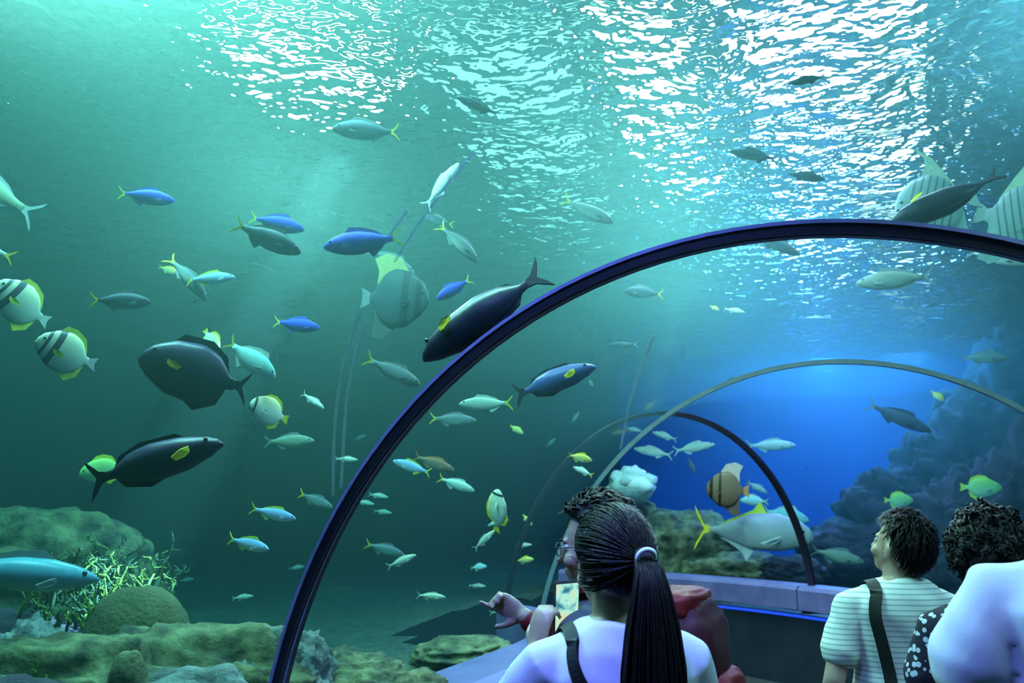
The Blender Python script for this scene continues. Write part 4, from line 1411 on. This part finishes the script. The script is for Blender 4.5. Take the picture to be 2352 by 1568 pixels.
# hair combed back to the tie, strand by strand
rnd = random.Random(9)
bm = bmesh.new()
tie_d = Vector((0.022, -0.118, -0.007)).normalized()
for k in range(900):
    d0 = Vector((rnd.gauss(0, 1), rnd.gauss(0, 1), rnd.gauss(0, 1))).normalized()
    if d0.y > 0.62 or d0.y > 0.05 and d0.z < 0.5 or d0.z < -0.6:
        continue
    lift = rnd.uniform(0.015, 0.021)
    pts = []
    for i in range(7):
        t = i / 6
        d = d0.slerp(tie_d, t * 0.97) if d0.angle(tie_d) < 3.0 else d0
        pts.append((Mw @ Vector((d.x * (0.078 + lift), d.y * (0.098 + lift) - 0.010, 0.112 + d.z * (0.105 + lift))), 0.0024 * (1 - 0.3 * abs(t - 0.4))))
    add_tube(bm, pts, 4)
bm_obj('combed_hair', bm, HAIR_BROWN, wo, True)
# ponytail: strands from the tie
tie = Mw @ Vector((0.022, -0.118, 0.105))
bm = bmesh.new()
for k in range(620):
    a, rr = rnd.uniform(0, 2 * PI), math.sqrt(rnd.random())
    ox, oy = math.cos(a) * rr, math.sin(a) * rr
    ln = rnd.uniform(0.46, 0.62)
    pts = []
    for t in (0.0, 0.05, 0.11, 0.2, 0.35, 0.52, 0.7, 0.85, 1.0):
        spread = 0.014 + 0.052 * math.sin(min(1, t * 1.25) * PI * 0.62)
        pts.append((tie + Vector((0.012 * t + ox * spread * 1.15, 0.012 - 0.058 * math.sin(min(t * 6, 1) * PI / 2) + 0.05 * t * t + (oy * spread * 0.8 if t > 0.08 else 0), 0.004 + (oy * 0.014 if t <= 0.08 else 0) + 0.012 * math.sin(min(1, t * 8) * PI) - max(0, t - 0.05) * ln)), 0.0034 * (1 - 0.45 * t)))
    add_tube(bm, pts, 4)
bm_obj('ponytail', bm, HAIR_BROWN, wo, True)
bm = bmesh.new()
ringp = []
for i in range(25):
    a = 2 * PI * i / 24
    ringp.append((tie + Vector((math.cos(a) * 0.020, -0.024 - 0.008 * math.sin(a), 0.007 + math.sin(a) * 0.018)), 0.0052))
add_tube(bm, ringp, 8)
bm_obj('hair_tie', bm, plain('pale_elastic', (0.80, 0.92, 0.88), 0.4), wo, True)['label'] = 'pale mint hair tie'

# phone in her hands
PHONE_SCREEN, nt, b, out = new_mat('phone_screen')
nt.nodes.remove(b)
e_ = nt.nodes.new('ShaderNodeEmission')
e_.inputs['Strength'].default_value = 0.55
tc = nt.nodes.new('ShaderNodeTexCoord')
n_ = nt.nodes.new('ShaderNodeTexNoise')
n_.inputs['Scale'].default_value = 28
r_ = nt.nodes.new('ShaderNodeValToRGB')
r_.color_ramp.elements[0].position, r_.color_ramp.elements[0].color = 0.36, (0.04, 0.25, 0.35, 1)
r_.color_ramp.elements[1].position, r_.color_ramp.elements[1].color = 0.72, (0.95, 0.75, 0.35, 1)
q_ = r_.color_ramp.elements.new(0.5)
q_.color = (0.45, 1.0, 0.85, 1)
nt.links.new(tc.outputs['Object'], n_.inputs['Vector'])
nt.links.new(n_.outputs['Fac'], r_.inputs['Fac'])
nt.links.new(r_.outputs['Color'], e_.inputs['Color'])
nt.links.new(e_.outputs[0], out.inputs['Surface'])
ph = empty('phone')
ph.matrix_world = Matrix.LocRotScale(wo.location, wo.rotation_euler.to_quaternion(), Vector((kw,) * 3)) @ Matrix.Translation((-0.045, 0.275, 1.385)) @ Matrix.Rotation(0.15, 4, 'X') @ Matrix.Rotation(0.25, 4, 'Z')
tag(ph, 'smartphone with a glowing screen in the woman\'s hands', 'phone')
def box_bm(sx, sy, sz, bev=0.004):
    b = bmesh.new()
    bmesh.ops.create_cube(b, size=1.0)
    bmesh.ops.scale(b, vec=(sx, sy, sz), verts=b.verts[:])
    if bev:
        bmesh.ops.bevel(b, geom=b.edges[:], offset=bev, segments=2, affect='EDGES')
    return b
bm_obj('case', box_bm(0.074, 0.009, 0.150, 0.003), plain('phone_case', (0.05, 0.05, 0.06), 0.3), ph)
s_ = bm_obj('screen', box_bm(0.066, 0.001, 0.136, 0), PHONE_SCREEN, ph)
s_.location = (0, -0.0052, 0)

# her sling bag: strap over the left shoulder, bag on the right hip
bag = empty('sling_bag')
bag.matrix_world = Matrix.LocRotScale(wo.location, wo.rotation_euler.to_quaternion(), Vector((kw,) * 3))
tag(bag, 'black sling bag hanging across the woman\'s lavender shirt', 'bag')
pts = []
for i in range(13):
    t = i / 12
    z = 1.372 - t * 0.47
    pts.append(torso_surface(z, PI + (0.95 - 0.0) * 0 + 0.62 + t * 1.9, 0.034))
pts = [Vector((-0.118, 0.045, 1.365)), Vector((-0.116, -0.005, 1.392))] + pts
ribbon('strap', pts, 0.030, 0.005, STRAP, bag, lambda p: (p.x, p.y + 0.01, 0.25 if p.z > 1.36 else 0))
b_ = bm_obj('pouch', box_bm(0.22, 0.08, 0.17, 0.02), STRAP, bag, True)
b_.location = (0.175, -0.13, 0.86); b_.rotation_euler = (0, 0, 0.7)

# 2 man with the red backpack
VM = YAW - math.atan2(1395 - 1176, FPX)
ma, Mm, km = person(1376, 1236, 2.42, VM + 1.22, 'dark haired man seen in profile behind the ponytail woman, wearing a red backpack', SKIN_TAN,
                    [(1, (0.225, 0.10, 1.09), (0.120, 0.285, 1.300), (0.0, 1.0, 0.45), (-1.0, 0.1, 0.0), (0.9, 0.15, 1.2, 1.35, 1.4)),
                     (-1, (-0.235, 0.03, 1.08), (-0.20, 0.20, 0.95), (0.2, 1.0, -0.1), (1.0, 0.0, 0.2), RELAX)],
                    (((0.024, 0.009, 6.0, 4), dict(fringe=0.04, tufts=900, tuft_len=0.032, lumps=0.012, comb=(0.2, -0.5, -0.3))), HAIR_BLACK), OLIVE, head_yaw=0.12, head_pitch=-0.10, seed=5, wide=1.06)
# glasses
gw = empty('glasses')
gw.matrix_world = Matrix.LocRotScale(ma.location, ma.rotation_euler.to_quaternion(), Vector((km,) * 3)) @ Mm
tag(gw, 'thin dark glasses on the man with the red backpack', 'glasses')
GLM = plain('glasses_frame', (0.03, 0.03, 0.04), 0.3)
for s in (-1, 1):
    bm = bmesh.new()
    add_tube(bm, [((s * 0.035 + math.cos(a) * 0.023, 0.103, 0.096 + math.sin(a) * 0.018), 0.0016) for a in [2 * PI * i / 16 for i in range(17)]], 5)
    bm_obj('rim', bm, GLM, gw, True)
    bm = bmesh.new()
    add_tube(bm, [((s * 0.058, 0.102, 0.100), 0.0018), ((s * 0.080, 0.05, 0.100), 0.0018), ((s * 0.086, -0.005, 0.096), 0.0018)], 5)
    bm_obj('temple', bm, GLM, gw, True)
bm = bmesh.new(); add_tube(bm, [((-0.012, 0.104, 0.098), 0.0016), ((0, 0.106, 0.101), 0.0016), ((0.012, 0.104, 0.098), 0.0016)], 5)
bm_obj('bridge', bm, GLM, gw, True)
# red wrist band
bm = bmesh.new()
el, wr = Vector((0.225, 0.10, 1.09)), Vector((0.120, 0.285, 1.300))
add_tube(bm, [(el.lerp(wr, 0.84), 0.0335), (el.lerp(wr, 0.95), 0.031)], 14)
wb = bm_obj('wristband', bm, REDBAG, None, True)
wb.matrix_world = Matrix.LocRotScale(ma.location, ma.rotation_euler.to_quaternion(), Vector((km,) * 3))
tag(wb, 'red band around the wrist of the pointing hand', 'wristband')

bp_ = empty('backpack')
bp_.matrix_world = Matrix.LocRotScale(ma.location, ma.rotation_euler.to_quaternion(), Vector((km,) * 3)) @ Matrix.Translation((0, -0.01, 0.035))
tag(bp_, 'dark red backpack on the back of the profile man', 'backpack')
def lump(name, c, r, mat, amp=0.008, seed=1, flat=0.6):
    bm = bmesh.new()
    bmesh.ops.create_uvsphere(bm, u_segments=36, v_segments=24, radius=1.0)
    for v in bm.verts:
        d = v.co.normalized()
        q = Vector([math.copysign(abs(x) ** flat, x) for x in d])
        n_ = noise.noise(d * 2.6 + Vector((seed, seed * 2, 0))) * amp + noise.noise(d * 7 + Vector((seed, 0, 3))) * amp * 0.5
        v.co = Vector((q.x * (r[0] + n_), q.y * (r[1] + n_), q.z * (r[2] + n_)))
    o = bm_obj(name, bm, mat, bp_, True)
    o.location = c
    return o
pk = lump('pack', (0, -0.225, 1.115), (0.150, 0.105, 0.245), DARKRED, 0.012, 3)
lump('front_pocket', (0, -0.325, 1.035), (0.125, 0.042, 0.150), REDBAG, 0.010, 5)
lump('side_pocket', (-0.160, -0.20, 1.03), (0.030, 0.07, 0.12), REDBAG, 0.008, 6)
lump('lid', (0, -0.20, 1.345), (0.130, 0.085, 0.035), REDBAG, 0.008, 7)
bm = bmesh.new()
add_tube(bm, [((-0.04, -0.13, 1.37), 0.008), ((-0.035, -0.125, 1.435), 0.008), ((0.0, -0.12, 1.455), 0.008), ((0.035, -0.125, 1.435), 0.008), ((0.04, -0.13, 1.37), 0.008)], 8)
bm_obj('carry_handle', bm, REDBAG, bp_, True)
for s in (-1, 1):
    ribbon('shoulder_strap', [(s * 0.095, -0.150, 1.30), (s * 0.105, -0.115, 1.372), (s * 0.108, -0.03, 1.402), (s * 0.108, 0.06, 1.355), (s * 0.105, 0.115, 1.25), (s * 0.11, 0.125, 1.12), (s * 0.14, 0.06, 1.0), (s * 0.15, -0.10, 0.95)], 0.05, 0.014, REDBAG, bp_, lambda p: (p.x * 0.3, p.y + 0.02, (p.z - 1.2) * 1.2))

# 3 man in the striped tee
VS = YAW - math.atan2(2055 - 1176, FPX)
st, Ms, ks = person(2054, 1240, 3.45, VS + 0.35, 'man in white tee with thin grey stripes looking up at the fish', SKIN,
                    [(-1, (-0.262, -0.035, 1.045), (-0.285, 0.055, 0.815), (0.0, 0.12, -1.0), (1.0, 0.2, 0.0), RELAX),
                     (1, (0.255, -0.02, 1.045), (0.265, 0.07, 0.815), (0.0, 0.12, -1.0), (-1.0, 0.2, 0.0), RELAX)],
                    (((0.017, 0.004, 5.0, 6), dict(fringe=0.02, tufts=1100, tuft_len=0.040, back_low=0.12, comb=(0, 0.25, -1.0))), HAIR_BLACK), STRIPED, head_yaw=0.62, head_pitch=0.26, seed=8, wide=1.08, sleeve=0.62, sleeve_r=0.070, wrinkle=0.013, shirt_bottom=0.80)
sb = empty('shoulder_bag')
sb.matrix_world = Matrix.LocRotScale(st.location, st.rotation_euler.to_quaternion(), Vector((ks,) * 3))
tag(sb, 'black shoulder bag with a strap down the striped shirt', 'bag')
pts = [Vector((-0.105, 0.09, 1.30)), Vector((-0.108, 0.04, 1.375)), Vector((-0.108, -0.03, 1.402))] + [torso_surface(1.36 - i * 0.045, PI + 0.88 + i * 0.035, 0.036, 1.08) for i in range(11)]
ribbon('strap', pts, 0.042, 0.006, STRAP, sb, lambda p: (p.x * 0.7, p.y, 0.4 if p.z > 1.36 else 0.0))
b_ = bm_obj('pouch', box_bm(0.20, 0.07, 0.15, 0.018), STRAP, sb, True)
b_.location = (-0.03, -0.165, 0.78)

# 4 curly haired visitor in the dark floral blouse
VC = YAW - math.atan2(2268 - 1176, FPX)
cu_, Mc, kc = person(2272, 1266, 2.95, VC - 0.10, 'visitor with bushy dark hair in a dark floral blouse', SKIN_TAN,
                     [(-1, (-0.235, -0.02, 1.06), (-0.245, 0.08, 0.83), (0, 0.15, -1), (1, 0.2, 0), RELAX),
                      (1, (0.235, -0.02, 1.06), (0.245, 0.08, 0.83), (0, 0.15, -1), (-1, 0.2, 0), RELAX)],
                     (((0.030, 0.014, 5.5, 11), dict(fringe=0.15, tufts=1500, tuft_len=0.022, back_low=0.45, lumps=0.03)), HAIR_BLACK), FLORAL, seed=12, sleeve=0.6)

# 5 tall man in the lavender tee at the tunnel's right wall
VR = YAW - math.atan2(2450 - 1176, FPX)
rm, Mr, kr = person(2536, 1050, 2.0, VR + 0.10, 'tall man in plain lavender tee next to the floral blouse visitor', SKIN_TAN,
                    [(-1, (-0.275, -0.02, 1.055), (-0.29, 0.08, 0.82), (0, 0.12, -1), (1, 0.2, 0), RELAX),
                     (1, (0.275, -0.02, 1.055), (0.29, 0.08, 0.82), (0, 0.12, -1), (-1, 0.2, 0), RELAX)],
                    (((0.020, 0.005, 5.0, 14), dict(fringe=0.02, tufts=200, tuft_len=0.025)), HAIR_BLACK), LAV2, seed=15, wide=1.06, deep=1.1, sleeve=0.5, sleeve_r=0.074, wrinkle=0.017)

bpy.data.scenes.remove(FUSE_SCENE)
